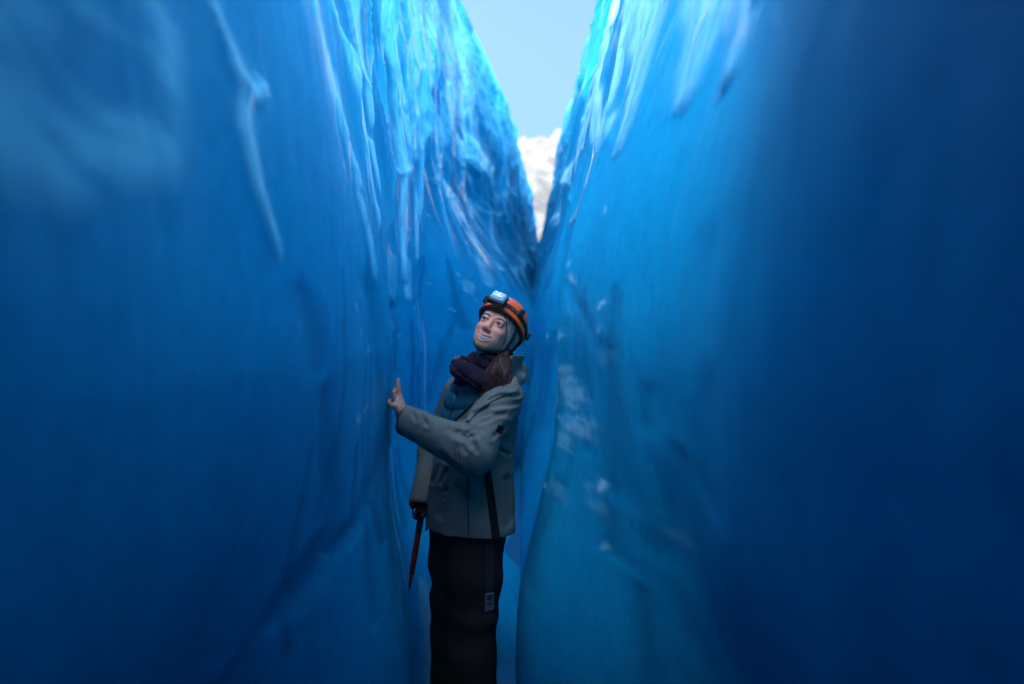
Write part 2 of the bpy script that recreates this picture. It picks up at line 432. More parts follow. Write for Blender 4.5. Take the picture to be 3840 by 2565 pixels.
    for run, w0, w1_, f in flecks:
        k, d, t, ks = local(run, .02)
        frost_glint[k] = np.maximum(frost_glint[k], f * np.exp(-(d / (w0 + (w1_ - w0) * t)) ** 2))
    for run, w0, w1_, dep, cl in (DARK_L if side < 0 else DARK_R) + veins:
        k, d, t, ks = local(run, max(w0, w1_))
        w = .6 * (w0 + (w1_ - w0) * t) * wob[k] * (1.0 if side < 0 else 1.3)
        dep, cl = (dep * .45, cl * .55) if side > 0 else (dep * .6, cl * .75)
        p[k] -= dep * np.exp(-(d / w) ** 2)
        clear_shade[k] = np.maximum(clear_shade[k], cl * np.exp(-(d / w) ** 2))
    if side < 0:
        # rippled sheen painted pale into the ice close to the photographer
        m = sstep(1.14, 1.02, Y) * sstep(.2, .45, Y) * sstep(1.64, 1.72, Z - .28 * np.maximum(Y - .7, 0) + .02 * noise2(Y * 9, Z * 9, 71))
        q1 = .46 * Y - .38 * Z; q2 = .19 * Y + .92 * Z
        n = sstep(-.75, .35, fbm2(q1 * 4.5, q2 * 12 + .6 * noise2(Y * 3, Z * 3, 70), 72, 3, .55))
        frost_glint = np.maximum(frost_glint, .80 * m * np.clip(n, 0, 1.0))
        p += .002 * m * n
        d, t = seg_dist(Y, Z, [(3.60, -.1), (3.63, .25), (3.66, .40)])
        frost_glint = np.maximum(frost_glint, .30 * sstep(.2, .7, np.exp(-(d / .07) ** 2) + .25 * noise2(Y * 14, Z * 14, 77)))
        # broken, snowy lip far along the crack and flecks of rime below it
        n = fbm2(Y * 2.2, Z * 3.0, 73, 4, .6)
        frost_glint = np.maximum(frost_glint, .55 * sstep(1.7, .2, H[None, :] - Z) * sstep(11, 14, Y) * sstep(-.2, .6, n))
        frost_glint = np.maximum(frost_glint, .32 * sstep(.52, .85, noise2(Y * 3.4, Z * 3.0, 74)) * sstep(7, 10, Y) * sstep(1.8, 2.6, Z))
    else:
        YS = .085      # rime lies in drifts much longer along the wall than they are tall
        n = .9 * noise2(Y * 1.5 + Z * 3, Z * 14 + Y * .8, 75) + .8 * noise2(Y * 3.5 + Z * 6, Z * 34 + Y * 2, 76) + .6 * noise2(Y * 8, Z * 80, 78)
        for run, w, f in (([(3.35, 1.575), (3.6, 1.53), (3.9, 1.48), (4.3, 1.43)], .028, .9), ([(3.15, 1.44), (2.95, 1.40), (2.75, 1.35), (2.62, 1.30), (2.8, 1.25)], .030, .7), ([(2.95, 1.20), (2.9, 1.16)], .018, .5),
                          ([(3.7, 1.60), (4.2, 1.60)], .016, .5), ([(1.78, 1.15), (1.80, 1.11)], .012, .3), ([(3.1, .62), (3.2, .58)], .014, .4), ([(3.05, .68), (3.08, .67)], .008, .4), ([(2.45, 1.1), (2.4, 1.05)], .012, .25),
                          ([(3.3, 1.33), (3.2, 1.27)], .012, .4), ([(2.2, 1.52), (2.25, 1.49)], .012, .2), ([(2.9, 1.02), (2.95, .98)], .014, .25)):
            d, t = seg_dist(Y * YS, Z, [(q[0] * YS, q[1]) for q in run])
            g_ = np.exp(-(d / w) ** 2)
            v_ = .50 * f * sstep(.15, 1.15, g_ * (.85 + .9 * n)) * sstep(.02, .3, g_)
            frost_glint = np.maximum(frost_glint, v_)
            p += .004 * v_
        n = fbm2(Y * 2.0, Z * 3.0, 73, 4, .6)
        frost_glint = np.maximum(frost_glint, .12 * sstep(1.2, .1, H[None, :] - Z) * sstep(10, 14, Y) * sstep(-.2, .6, n))
        frost_glint = np.maximum(frost_glint, .20 * sstep(.55, .9, noise2(Y * 3.0, Z * 4.0 + Y, 74)) * sstep(5, 8, Y) * sstep(1.8, 2.6, Z))
    X = X - side * p
    # an unseen brow added above the photographer to put the nearest ice in shade
    shade_brow = np.exp(-((Z - 2.34 - .36 * np.maximum(Y, 0)) / .24) ** 2) * (sstep(1.85, .6, Y) if side > 0 else sstep(.95, .5, Y)) * sstep(-7, -5, Y)
    X = X + shade_brow * ((-.02 if side > 0 else .03) - X)
    # unseen cornices added above the view to keep skylight off the walls beyond her
    sky_block = np.exp(-((Z - 2.75 - .50 * np.maximum(Y, 0)) / .55) ** 2) * sstep(4.0, 5.2, Y) * sstep(12.5, 9.5, Y)
    X = X - side * sky_block * (.30 if side < 0 else .55) * (1 + .3 * noise2(Y * 1.2, 0 * Y, seed + 88))
    if side < 0:      # where her palm rests
        g_ = np.exp(-(((Y - 3.01) / .42) ** 2 + ((Z - 1.34) / .34) ** 2))
        X = X + g_ * (-.468 - X)
    X = X.astype(np.float32)
    # ---- the glacier's surface beyond the lip, with unseen mounds added to block sun and sky
    K = 26
    t = np.linspace(0, 1, K + 1)[1:, None] ** 1.7
    lipX = X[-1:, :]; lipZ = Z[-1:, :]
    cX = lipX + side * (t * 42)
    yy = np.broadcast_to(ycol[None, :], cX.shape)
    cZ = lipZ + 0.35 * sstep(0, .02, t) + 0.8 * fbm2(cX * 0.25, yy * 0.25, seed + 40, 4) * t ** 0.5 + 1.2 * t + 1.7 * np.minimum(42 * t, 6.0) * (sstep(3.5, 6.5, yy) if side < 0 else sstep(4.5, 7.5, yy))
    XX = np.vstack([X, cX]); YY = np.vstack([Y, yy]); ZZ = np.vstack([Z, cZ])
    fr = np.vstack([np.maximum(frost_glint, 0), .35 + .3 * t + 0 * cX])
    cl = np.vstack([clear_shade, np.zeros_like(cX)])
    we = np.vstack([np.clip(wet, 0, 1), np.zeros_like(cX)])
    nr, nc = XX.shape
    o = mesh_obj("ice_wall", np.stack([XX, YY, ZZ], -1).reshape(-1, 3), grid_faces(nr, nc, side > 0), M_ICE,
                 attrs={"frost_glint": fr, "clear_shade": cl, "wet": we})
    return o

tag(wall(-1), "fluted blue ice wall with bright wet vertical ridges, touched by the woman's hand", "ice wall", kind="thing")
tag(wall(1), "smooth blue ice wall behind the woman's back, with pale rime patches beside her shoulder", "ice wall", kind="thing")

# floor of the crevasse
def floor():
    ys = np.linspace(-9, 24, 330); xs = np.linspace(-1.2, 1.6, 60)
    Y, X = np.meshgrid(ys, xs, indexing='ij')
    Z = 0.02 * fbm2(X * 2, Y * 2, 5) + 0.14 * np.maximum(Y - 4.0, 0)
    return mesh_obj("ground", np.stack([X, Y, Z], -1).reshape(-1, 3), grid_faces(len(ys), len(xs), True), M_ICE,
                    attrs={"frost_glint": .5 * sstep(.1, .2, -X - .18 + .05 * noise2(Y * 6, X * 6, 6)) * sstep(3.2, 3.5, Y) * sstep(4.6, 4.3, Y), "clear_shade": .8 + 0 * X})
tag(floor(), kind='structure')

# far snow slope and the glacier around
def snow():
    ys = np.linspace(30, 330, 300); xs = np.linspace(-220, 260, 320)
    Y, X = np.meshgrid(ys, xs, indexing='ij')
    r = np.clip((Y - 45) / 130, 0, 1.6)
    Z = 2.2 + 34 * r ** 1.25 + (1.5 + 4 * r) * fbm2(X * 0.04, Y * 0.03, 3, 5) * sstep(30, 60, Y) + 1.5 * fbm2(X * 0.16, Y * 0.12, 8, 4, .6) * sstep(40, 70, Y)
    return mesh_obj("snow_hill", np.stack([X, Y, Z], -1).reshape(-1, 3), grid_faces(len(ys), len(xs), True), M_SNOW)
tag(snow(), kind='structure')

# ------------------------------------------------------------------ solid modelling: signed distance on a grid, then a surface
def axis(*segs):
    """segs: (start, end, step) runs joined into one increasing axis"""
    out = []
    for a, b, st in segs:
        out.append(np.linspace(a, b, max(2, int(round((b - a) / st)) + 1))[:-1])
    out.append([segs[-1][1]])
    return np.concatenate(out).astype(np.float32)

class SD:
    def __init__(s, xs, ys, zs):
        s.ax = [np.asarray(q, np.float32) for q in (xs, ys, zs)]
        s.F = np.full([len(q) for q in s.ax], 0.5, np.float32)
    def sl(s, lo, hi):
        r = []
        for q, a, b in zip(s.ax, lo, hi):
            i = max(0, int(np.searchsorted(q, a)) - 1); j = min(len(q), int(np.searchsorted(q, b)) + 1)
            r.append(slice(i, max(j, i)))
        return tuple(r)
    def pts(s, sl):
        return np.meshgrid(*[q[k] for q, k in zip(s.ax, sl)], indexing='ij', sparse=True)
    def put(s, fn, lo, hi, k=0.0, op='u'):
        m = max(k, 0.0) + 0.03
        sl = s.sl([a - m for a in lo], [a + m for a in hi])
        P = s.pts(sl)
        if 0 in [len(p.ravel()) for p in P]: return
        d = fn(*P); A = s.F[sl]
        if op == 's': d = -d
        if k > 0:
            if op == 'u':
                h = np.clip(0.5 + 0.5 * (A - d) / k, 0, 1); s.F[sl] = A + (d - A) * h - k * h * (1 - h)
            else:
                h = np.clip(0.5 - 0.5 * (A - d) / k, 0, 1); s.F[sl] = A + (d - A) * h + k * h * (1 - h)
        else:
            s.F[sl] = np.minimum(A, d) if op == 'u' else np.maximum(A, d)
    def ell(s, c, r, k=0.0, op='u', fr=None):
        c = np.array(c, float); r = np.array(r if np.ndim(r) else (r, r, r), float)
        if fr is not None: R, o, sc = fr
        else: R, o, sc = np.eye(3), np.zeros(3), 1.0
        wc = o + sc * (R @ c); w = sc * r.max()
        def fn(x, y, z):
            q = [(R[0, i] * (x - wc[0]) + R[1, i] * (y - wc[1]) + R[2, i] * (z - wc[2])) / (r[i] * sc) for i in range(3)]
            k0 = np.sqrt(q[0] ** 2 + q[1] ** 2 + q[2] ** 2)
            k1 = np.sqrt(sum((q[i] / (r[i] * sc)) ** 2 for i in range(3))) + 1e-6
            return k0 * (k0 - 1) / k1
        s.put(fn, wc - w, wc + w, k, op)
    def cap(s, a, b, ra, rb, k=0.0, op='u', fr=None):
        a = np.array(a, float); b = np.array(b, float)
        if fr is not None:
            R, o, sc = fr; a = o + sc * (R @ a); b = o + sc * (R @ b); ra *= sc; rb *= sc
        ba = b - a; L = ba @ ba + 1e-12; w = max(ra, rb)
        def fn(x, y, z):
            t = np.clip(((x - a[0]) * ba[0] + (y - a[1]) * ba[1] + (z - a[2]) * ba[2]) / L, 0, 1)
            return np.sqrt((x - a[0] - t * ba[0]) ** 2 + (y - a[1] - t * ba[1]) ** 2 + (z - a[2] - t * ba[2]) ** 2) - (ra + (rb - ra) * t)
        s.put(fn, np.minimum(a, b) - w, np.maximum(a, b) + w, k, op)
    def chain(s, P, r, k=0.0, op='u', fr=None, kk=None):
        for i in range(len(P) - 1):
            s.cap(P[i], P[i + 1], r[i], r[i + 1], k if (i == 0 or kk is None) else kk, op, fr)
    def box(s, c, h, rnd=0.0, k=0.0, op='u', fr=None):
        c = np.array(c, float); h = np.array(h, float)
        if fr is not None: R, o, sc = fr
        else: R, o, sc = np.eye(3), np.zeros(3), 1.0
        wc = o + sc * (R @ c); w = np.linalg.norm(h) * sc
        def fn(x, y, z):
            q = [np.abs(R[0, i] * (x - wc[0]) + R[1, i] * (y - wc[1]) + R[2, i] * (z - wc[2])) - (h[i] * sc - rnd) for i in range(3)]
            o_ = np.sqrt(sum(np.maximum(v, 0) ** 2 for v in q))
            return o_ + np.minimum(np.maximum(q[0], np.maximum(q[1], q[2])), 0) - rnd
        s.put(fn, wc - w, wc + w, k, op)
    def mesh(s, smooth=1):
        return surface(s.F, s.ax, smooth)

def surface(F, ax, smooth=1):
    S = F < 0
    n = np.zeros([q - 1 for q in F.shape], np.int8)
    for a in (0, 1):
        for b in (0, 1):
            for c in (0, 1):
                n += S[a:F.shape[0] - 1 + a, b:F.shape[1] - 1 + b, c:F.shape[2] - 1 + c]
    I, J, K = np.nonzero((n > 0) & (n < 8))
    idx = np.full(n.shape, -1, np.int32); idx[I, J, K] = np.arange(len(I))
    acc = np.zeros((len(I), 3), np.float64); cnt = np.zeros(len(I))
    C = [ax[0].astype(float), ax[1].astype(float), ax[2].astype(float)]
    for d in range(3):
        o = [q for q in range(3) if q != d]
        for a in (0, 1):
            for b in (0, 1):
                p = [I.copy(), J.copy(), K.copy()]
                p[o[0]] = p[o[0]] + a; p[o[1]] = p[o[1]] + b
                q = [v.copy() for v in p]; q[d] = q[d] + 1
                f0 = F[tuple(p)]; f1 = F[tuple(q)]
                m = (f0 < 0) != (f1 < 0)
                t = np.where(m, f0 / np.where(m, f0 - f1, 1), 0)
                for e in range(3):
                    v = C[e][p[e]]
                    if e == d: v = v + t * (C[e][q[e]] - v)
                    acc[:, e] += np.where(m, v, 0)
                cnt += m
    V = acc / cnt[:, None]
    faces = []
    for d in range(3):
        o = [q for q in range(3) if q != d]
        sl0 = [slice(1, -1)] * 3; sl1 = [slice(1, -1)] * 3
        sl0[d] = slice(0, F.shape[d] - 1); sl1[d] = slice(1, F.shape[d])
        A, B = S[tuple(sl0)], S[tuple(sl1)]
        for flip, m in ((False, A & ~B), (True, ~A & B)):
            p = list(np.nonzero(m))
            p[o[0]] = p[o[0]] + 1; p[o[1]] = p[o[1]] + 1
            def at(a, b):
                q = [v.copy() for v in p]; q[o[0]] -= a; q[o[1]] -= b
                return idx[tuple(q)]
            quad = np.stack([at(1, 1), at(0, 1), at(0, 0), at(1, 0)], -1)
            if d == 1: quad = quad[:, ::-1]
            if flip: quad = quad[:, ::-1]
            faces.append(quad)
    Q = np.concatenate(faces); Q = Q[(Q >= 0).all(1)]
    for _ in range(smooth): V = relax(V, Q)
    return V, Q

def relax(V, Q, f=0.6, w=None):
    s = np.zeros_like(V); c = np.zeros(len(V))
    for a, b in ((0, 1), (1, 2), (2, 3), (3, 0)):
        for i, j in ((Q[:, a], Q[:, b]), (Q[:, b], Q[:, a])):
            for e in range(3): s[:, e] += np.bincount(i, V[j, e], len(V))
            c += np.bincount(i, minlength=len(V))
    c = np.maximum(c, 1)
    return V + f * (s / c[:, None] - V)

def vnormals(V, Q):
    n = np.cross(V[Q[:, 2]] - V[Q[:, 0]], V[Q[:, 3]] - V[Q[:, 1]])
    N = np.zeros_like(V)
    for a in range(4):
        for e in range(3): N[:, e] += np.bincount(Q[:, a], n[:, e], len(V))
    return N / (np.linalg.norm(N, axis=1, keepdims=True) + 1e-12)

def tube_mesh(P, r, n=8):
    P = np.array(P, float); r = np.broadcast_to(np.array(r, float), (len(P),))
    T = np.gradient(P, axis=0); T /= np.linalg.norm(T, axis=1, keepdims=True) + 1e-9
    up = np.array([0.13, 0.31, 0.94]); A = np.cross(T, up); A /= np.linalg.norm(A, axis=1, keepdims=True) + 1e-9
    B = np.cross(T, A)
    t = np.arange(n) * 2 * math.pi / n
    V = (P[:, None] + r[:, None, None] * (np.cos(t)[None, :, None] * A[:, None] + np.sin(t)[None, :, None] * B[:, None])).reshape(-1, 3)
    i = np.arange(len(P) * n).reshape(len(P), n)
    Q = np.stack([i[:-1], np.roll(i[:-1], -1, 1), np.roll(i[1:], -1, 1), i[1:]], -1).reshape(-1, 4)
    V = np.vstack([V, P[:1], P[-1:]]); a, b = len(V) - 2, len(V) - 1
    c0 = np.stack([np.roll(i[0], -1), i[0], np.full(n, a), np.full(n, a)], -1)
    c1 = np.stack([i[-1], np.roll(i[-1], -1), np.full(n, b), np.full(n, b)], -1)
    return V, Q, np.concatenate([c0[:, :3], c1[:, :3]])

def add_tubes(name, tubes, mat, parent, loc):
    V, F = [], []
    off = 0
    for P, r in tubes:
        v, q, t = tube_mesh(P, r)
        V.append(v); F.append(np.concatenate([np.concatenate([q[:, [0, 1, 2]], q[:, [0, 2, 3]]]), t]) + off); off += len(v)
    return mesh_obj(name, np.vstack(V), np.vstack(F), mat, parent, loc=loc)

def spline(P, n=24):
    P = np.array(P, float); t = np.linspace(0, len(P) - 1, n); out = []
    for u in t:
        i = min(int(u), len(P) - 2); f = u - i
        p0, p1, p2, p3 = P[max(i - 1, 0)], P[i], P[i + 1], P[min(i + 2, len(P) - 1)]
        out.append(0.5 * (2 * p1 + (p2 - p0) * f + (2 * p0 - 5 * p1 + 4 * p2 - p3) * f * f + (3 * p1 - p0 - 3 * p2 + p3) * f ** 3))
    return np.array(out)

# ------------------------------------------------------------------ materials of the woman's things
def cloth(name, col, col2, scale=220, rough=0.85, bump=0.25, dist=0.002):
    b = NB(name); co = b.coord()
    n = b.noise(co, scale, 2, 0.6)
    n2 = b.noise(co, 6, 4, 0.6)
    c = b.mix(b.ramp(n, 0.3, 0.7), col, col2)
    c = b.mix(b.math('MULTIPLY', b.ramp(n2, 0.45, 0.75), 0.3), c, tuple(v * 0.7 for v in col))
    b.set(Base_Color=c, Roughness=rough); b.p.inputs["Specular IOR Level"].default_value = 0.25
    b.bump(n, bump, dist)
    return b.m

def plain(name, col, rough=0.5, metal=0.0, spec=0.5, vary=0.15, scale=40):
    b = NB(name); co = b.coord()
    n = b.noise(co, scale, 3, 0.6)
    b.set(Base_Color=b.mix(n, tuple(v * (1 - vary) for v in col), tuple(min(1, v * (1 + vary)) for v in col)), Roughness=rough, Metallic=metal)
    b.p.inputs["Specular IOR Level"].default_value = spec
    return b.m

def skin_material():
    b = NB("skin"); co = b.coord()
    n = b.noise(co, 60, 3, 0.6)
    c = b.mix(n, (0.93, 0.355, 0.215), (0.97, 0.43, 0.275))
    c = b.mix(b.math('MULTIPLY', b.attr("blush"), 0.55), c, (0.62, 0.22, 0.17))
    c = b.mix(b.math('MULTIPLY', b.attr("lips"), 0.7), c, (0.60, 0.19, 0.16))
    c = b.mix(b.attr("dark"), c, (0.03, 0.012, 0.010))
    b.set(Base_Color=c, Roughness=0.45)
    b.p.inputs["Subsurface Weight"].default_value = 0.15
    b.p.inputs["Subsurface Radius"].default_value = (0.010, 0.004, 0.002)
    b.p.inputs["Subsurface Scale"].default_value = 0.6
    b.bump(b.noise(co, 400, 2), 0.1, 0.001)
    return b.m

def eye_material():
    b = NB("eye_white_and_iris")
    c = b.mix(b.attr("iris"), (0.50, 0.48, 0.47), (0.020, 0.012, 0.008))
    b.set(Base_Color=c, Roughness=0.08)
    return b.m

def knit_material():
    b = NB("grey_knit"); co = b.coord()
    w = b.n("ShaderNodeTexWave"); w.wave_type = 'BANDS'; w.bands_direction = 'Z'
    mp = b.n("ShaderNodeMapping"); mp.inputs["Rotation"].default_value = (0.5, -0.5, 0); b.l(co, mp.inputs[0]); b.l(mp.outputs[0], w.inputs["Vector"])
    w.inputs["Scale"].default_value = 42; w.inputs["Distortion"].default_value = 1.2; w.inputs["Detail Scale"].default_value = 3
    b.set(Base_Color=b.mix(w.outputs["Fac"], (0.30, 0.29, 0.28), (0.56, 0.54, 0.52)), Roughness=0.95)
    b.bump(w.outputs["Fac"], 0.8, 0.004)
    return b.m

def strap_material():
    b = NB("patterned_strap"); co = b.coord()
    v = b.n("ShaderNodeTexVoronoi"); v.inputs["Scale"].default_value = 75; b.l(co, v.inputs["Vector"])
    b.set(Base_Color=b.mix(b.ramp(v.outputs["Distance"], 0.30, 0.22), (0.018, 0.016, 0.018), (0.20, 0.10, 0.07)), Roughness=0.8)
    return b.m

def hair_material():
    b = NB("auburn_hair"); co = b.coord()
    n = b.noise(co, 60, 4, 0.6, (3, 3, 0.25))
    b.set(Base_Color=b.mix(b.ramp(n, 0.35, 0.7), (0.012, 0.0035, 0.0030), (0.075, 0.013, 0.010)), Roughness=0.6)
    return b.m

M_SKIN = skin_material(); M_EYE = eye_material(); M_KNIT = knit_material(); M_STRAP = strap_material(); M_HAIR = hair_material()
M_TEETH = plain("teeth", (0.92, 0.90, 0.86), 0.25, vary=0.03)
M_JACKET = cloth("olive_grey_jacket", (0.135, 0.150, 0.130), (0.185, 0.202, 0.176))
M_LINING = cloth("dark_lining", (0.020, 0.016, 0.018), (0.035, 0.025, 0.028))
M_BLACK = cloth("black_webbing", (0.010, 0.009, 0.010), (0.018, 0.016, 0.017), 300)
M_VEST = cloth("teal_puffy_vest", (0.016, 0.120, 0.145), (0.024, 0.155, 0.180), 60, 0.42, 0.1)
M_SCARF = cloth("purple_scarf", (0.013, 0.008, 0.021), (0.026, 0.015, 0.034), 160, 0.95, 0.6, 0.004)
M_TROUSER = cloth("black_trousers", (0.022, 0.015, 0.014), (0.032, 0.023, 0.021), 200, 0.8)
M_GREYSTRAP = cloth("grey_webbing", (0.030, 0.028, 0.030), (0.045, 0.042, 0.044), 260)
M_TAG = plain("grey_tag", (0.20, 0.18, 0.20), 0.6)
M_HELMET = plain("orange_helmet_shell", (0.95, 0.105, 0.006), 0.22, vary=0.05)
M_PLASTIC = plain("black_plastic", (0.014, 0.013, 0.014), 0.4)
M_LAMP = plain("clear_lamp_housing", (0.48, 0.66, 0.67), 0.14, spec=0.9)
M_SILVER = plain("silver", (0.75, 0.75, 0.76), 0.22, 1.0)
M_LASH = plain("lash_hair", (0.012, 0.008, 0.007), 0.8)
M_BROW = plain("brow_hair", (0.09, 0.048, 0.036), 0.8)
M_RED = plain("red_anodised_shaft", (0.34, 0.010, 0.012), 0.4)
M_GRIP = plain("grey_grip", (0.05, 0.045, 0.048), 0.7)
M_STEEL = plain("steel", (0.35, 0.35, 0.37), 0.35, 1.0)

# ------------------------------------------------------------------ the woman
ROOT = np.array([-0.19, 3.26, 0.0])
person = bpy.data.objects.new("person", None); scene.collection.objects.link(person)
person.location = ROOT; person.empty_display_size = 0.3
tag(person, "smiling woman in orange helmet and olive jacket touching the ice wall", "person")

def rot(ax_, d):
    return np.array(Matrix.Rotation(math.radians(d), 3, ax_))
def part(name, V, Q, mat, parent=person, attrs=None):
    return mesh_obj(name, V, Q, mat, parent, attrs, loc=ROOT)

# head frame: x her left, -y her face, z up
HS = 1.04
HR = rot('Z', -16) @ rot('X', -21) @ rot('Y', 22)
EYE_MID = np.array([-0.0795, 3.115, 1.633])
HO = EYE_MID - HS * (HR @ np.array([0, -0.088, 0.002]))
HF = (HR, HO, HS)
def hp(*p): return HO + HS * (HR @ np.array(p, float))
def to_head(V): return ((np.asarray(V) - HO) @ HR) / HS

# torso frame
TA = math.radians(57)
FWD = np.array([-math.sin(TA), -math.cos(TA), 0]); LAT = np.array([math.cos(TA), -math.sin(TA), 0])
TZ = [0.70, .80, .95, 1.08, 1.2, 1.30, 1.37, 1.42, 1.47]
TX = [-.183, -.182, -.178, -.170, -.150, -.132, -.122, -.115, -.108]
TY = [3.27, 3.27, 3.27, 3.268, 3.262, 3.258, 3.252, 3.248, 3.24]
def torso_fn(W, D, n=2.4, extra=None):
    def fn(x, y, z):
        zz = z
        cx = np.interp(zz, TZ, TX); cy_ = np.interp(zz, TZ, TY)
        w = np.interp(zz, TZ, W); d = np.interp(zz, TZ, D)
        u = (x - cx) * LAT[0] + (y - cy_) * LAT[1]
        v = (x - cx) * FWD[0] + (y - cy_) * FWD[1]
        rho = (np.abs(u / w) ** n + np.abs(v / d) ** n) ** (1 / n)
        r = (rho - 1) * np.minimum(w, d)
        if extra is not None: r = r + extra(u, v, zz)
        return r
    return fn
def uv_at(x, y, z):
    cx = np.interp(z, TZ, TX); cy_ = np.interp(z, TZ, TY)
    return (x - cx) * LAT[0] + (y - cy_) * LAT[1], (x - cx) * FWD[0] + (y - cy_) * FWD[1]
BB0, BB1 = (-.5, 2.85, .70), (.16, 3.66, 1.56)

SH_L = np.array([-.032, 3.110, 1.335]); EL_L = np.array([-.146, 2.965, 1.140]); WR_L = np.array([-.405, 2.995, 1.258])
SH_R = np.array([-.225, 3.395, 1.335]); EL_R = np.array([-.335, 3.44, 1.08]); WR_R = np.array([-.372, 3.31, .905])

# fingers of the left hand, pressed on the ice
FING = {
    'pinky':  [(-.436, 2.966, 1.312), (-.449, 2.958, 1.316), (-.456, 2.956, 1.324), (-.454, 2.957, 1.334)],
    'ringf':  [(-.434, 2.985, 1.328), (-.440, 2.980, 1.344), (-.443, 2.980, 1.360), (-.439, 2.984, 1.371)],
    'middle': [(-.430, 3.006, 1.340), (-.431, 3.008, 1.368), (-.432, 3.011, 1.390), (-.430, 3.013, 1.407)],
    'index':  [(-.428, 3.027, 1.340), (-.432, 3.036, 1.364), (-.435, 3.042, 1.384), (-.434, 3.044, 1.398)],
}
THUMB = [(-.420, 3.020, 1.288), (-.432, 3.045, 1.302), (-.444, 3.064, 1.318), (-.452, 3.074, 1.332)]

def build_body():
    xs = axis((-.50, -.475, .012), (-.475, -.37, .0021), (-.37, -.145, .010), (-.145, .055, .0023), (.055, .12, .010))
    ys = axis((2.90, 2.935, .012), (2.935, 3.085, .0024), (3.085, 3.30, .0024), (3.30, 3.56, .011))
    zs = axis((-.0, .82, .014), (.82, 1.235, .012), (1.235, 1.42, .0022), (1.42, 1.485, .004), (1.485, 1.77, .0023))
    S = SD(xs, ys, zs)
    # legs, pelvis, trunk and arms under the clothes
    for hip, kn, an in (((-.135, 3.195, .86), (-.135, 3.18, .47), (-.15, 3.20, .09)), ((-.235, 3.345, .86), (-.245, 3.34, .47), (-.25, 3.35, .09))):
        S.chain([hip, kn, an], [.082, .055, .038], .03)
        S.ell((an[0] - .035, an[1] - .05, .035), (.045, .075, .03), .03)
    Wt = [.14, .15, .155, .13, .135, .15, .135, .07, .05]; Dt = [.10, .11, .11, .095, .105, .105, .085, .06, .05]
    fn = torso_fn(Wt, Dt)
    S.put(lambda x, y, z: np.maximum(fn(x, y, z), np.maximum(.80 - z, z - 1.44)), (-.36, 3.05, .80), (.05, 3.48, 1.44), .04)
    S.chain([SH_L, EL_L, WR_L], [.045, .036, .024], .04, kk=.03)
    S.chain([SH_R, EL_R, WR_R, WR_R + np.array([.0, -.006, -.025])], [.045, .036, .024, .026], .04, kk=.03)
    S.cap((-.108, 3.243, 1.40), hp(0, .028, -.055), .056, .050, .04)
    # left hand
    wr = np.array([-.408, 2.996, 1.268])
    for k_, P in FING.items():
        S.cap(wr + np.array([0, (P[0][1] - 2.996) * .5, .012]), P[0], .0155, .0125, .014)
    S.ell((-.421, 2.994, 1.295), (.015, .030, .030), .012)
    S.cap(WR_L, wr, .026, .022, .02)
    for k_, P in FING.items():
        r = .0080 if k_ == 'pinky' else .0090
        S.chain(P, [r * 1.1, r, r * .95, r * .8], .005, kk=.003)
    S.chain(THUMB, [.014, .011, .0100, .0080], .012, kk=.004)
    # head
    e = lambda c, r, k, op='u': S.ell(c, r, k, op, HF)
    e((0, .018, .036), (.074, .090, .082), .03)
    e((0, -.020, -.022), (.0665, .066, .076), .03)
    for s_ in (1, -1):
        S.cap((s_ * .047, .004, -.056), (s_ * .012, -.064, -.090), .019, .018, .025, 'u', HF)
        e((s_ * .036, -.066, -.030), (.021, .018, .019), .018)
        e((s_ * .034, -.056, -.058), (.018, .018, .022), .02)
    e((0, -.074, -.092), (.017, .014, .012), .014)
    e((0, -.066, -.064), (.032, .026, .024), .018)
    S.cap((-.036, -.070, .024), (.036, -.070, .024), .013, .013, .018, 'u', HF)
    for s_ in (1, -1):
        e((s_ * .0315, -.103, .003), (.019, .017, .0125), .010, 's')
        e((s_ * .0315, -.0745, .001), .0148, .004)
    S.cap((0, -.083, .012), (0, -.101, -.027), .0075, .0095, .012, 'u', HF)
    e((0, -.1020, -.0310), (.0108, .0110, .0095), .007)
    for s_ in (1, -1):
        e((s_ * .0125, -.0960, -.0365), (.0075, .0092, .0066), .006)
        e((s_ * .0062, -.1005, -.0405), (.0028, .0034, .0026), .003, 's')
        e((s_ * .0315, -.0905, .0010), (.0150, .0115, .0046), .002, 's')
    # mouth: an open smile
    up_ = [(-.0330, -.0690, -.0520), (-.0185, -.0865, -.0610), (0, -.0935, -.0635), (.0185, -.0865, -.0610), (.0330, -.0690, -.0520)]
    lo_ = [(-.0325, -.0690, -.0535), (-.0180, -.0840, -.0750), (0, -.0890, -.0830), (.0180, -.0840, -.0750), (.0325, -.0690, -.0535)]
    S.chain(spline(up_, 9), [.0030, .0036, .0040, .0042, .0042, .0042, .0040, .0036, .0030], .006, fr=HF)
    S.chain(spline(lo_, 9), [.0042] * 9, .006, fr=HF)
    cav = [(-.0290, -.0770, -.0550), (-.0160, -.0905, -.0665), (0, -.0955, -.0725), (.0160, -.0905, -.0665), (.0290, -.0770, -.0550)]
    S.chain(spline(cav, 9), [.0026, .0044, .0064, .0076, .0080, .0076, .0064, .0044, .0026], .002, 's', HF)
    V, Q = S.mesh(1)
    L = to_head(V)
    x, y, z = np.abs(L[:, 0]), L[:, 1], L[:, 2]
    onhead = (np.linalg.norm(L, axis=1) < .16)
    def near_curve(P, r0, r1):
        P = spline(P, 25); d = np.min(np.linalg.norm(L[:, None, :] - P[None], axis=2), axis=1) if False else None
        d = np.full(len(L), 9.0)
        for p in P: d = np.minimum(d, np.linalg.norm(L - p, axis=1))
        return sstep(r1, r0, d)
    lips = np.maximum(near_curve(up_, .0045, .0075), near_curve(lo_, .0055, .0085)) * onhead
    dark = near_curve([(q[0], q[1] + .014, q[2]) for q in cav], .0105, .0135) * (lips < .7) * onhead * (y > -.0905)
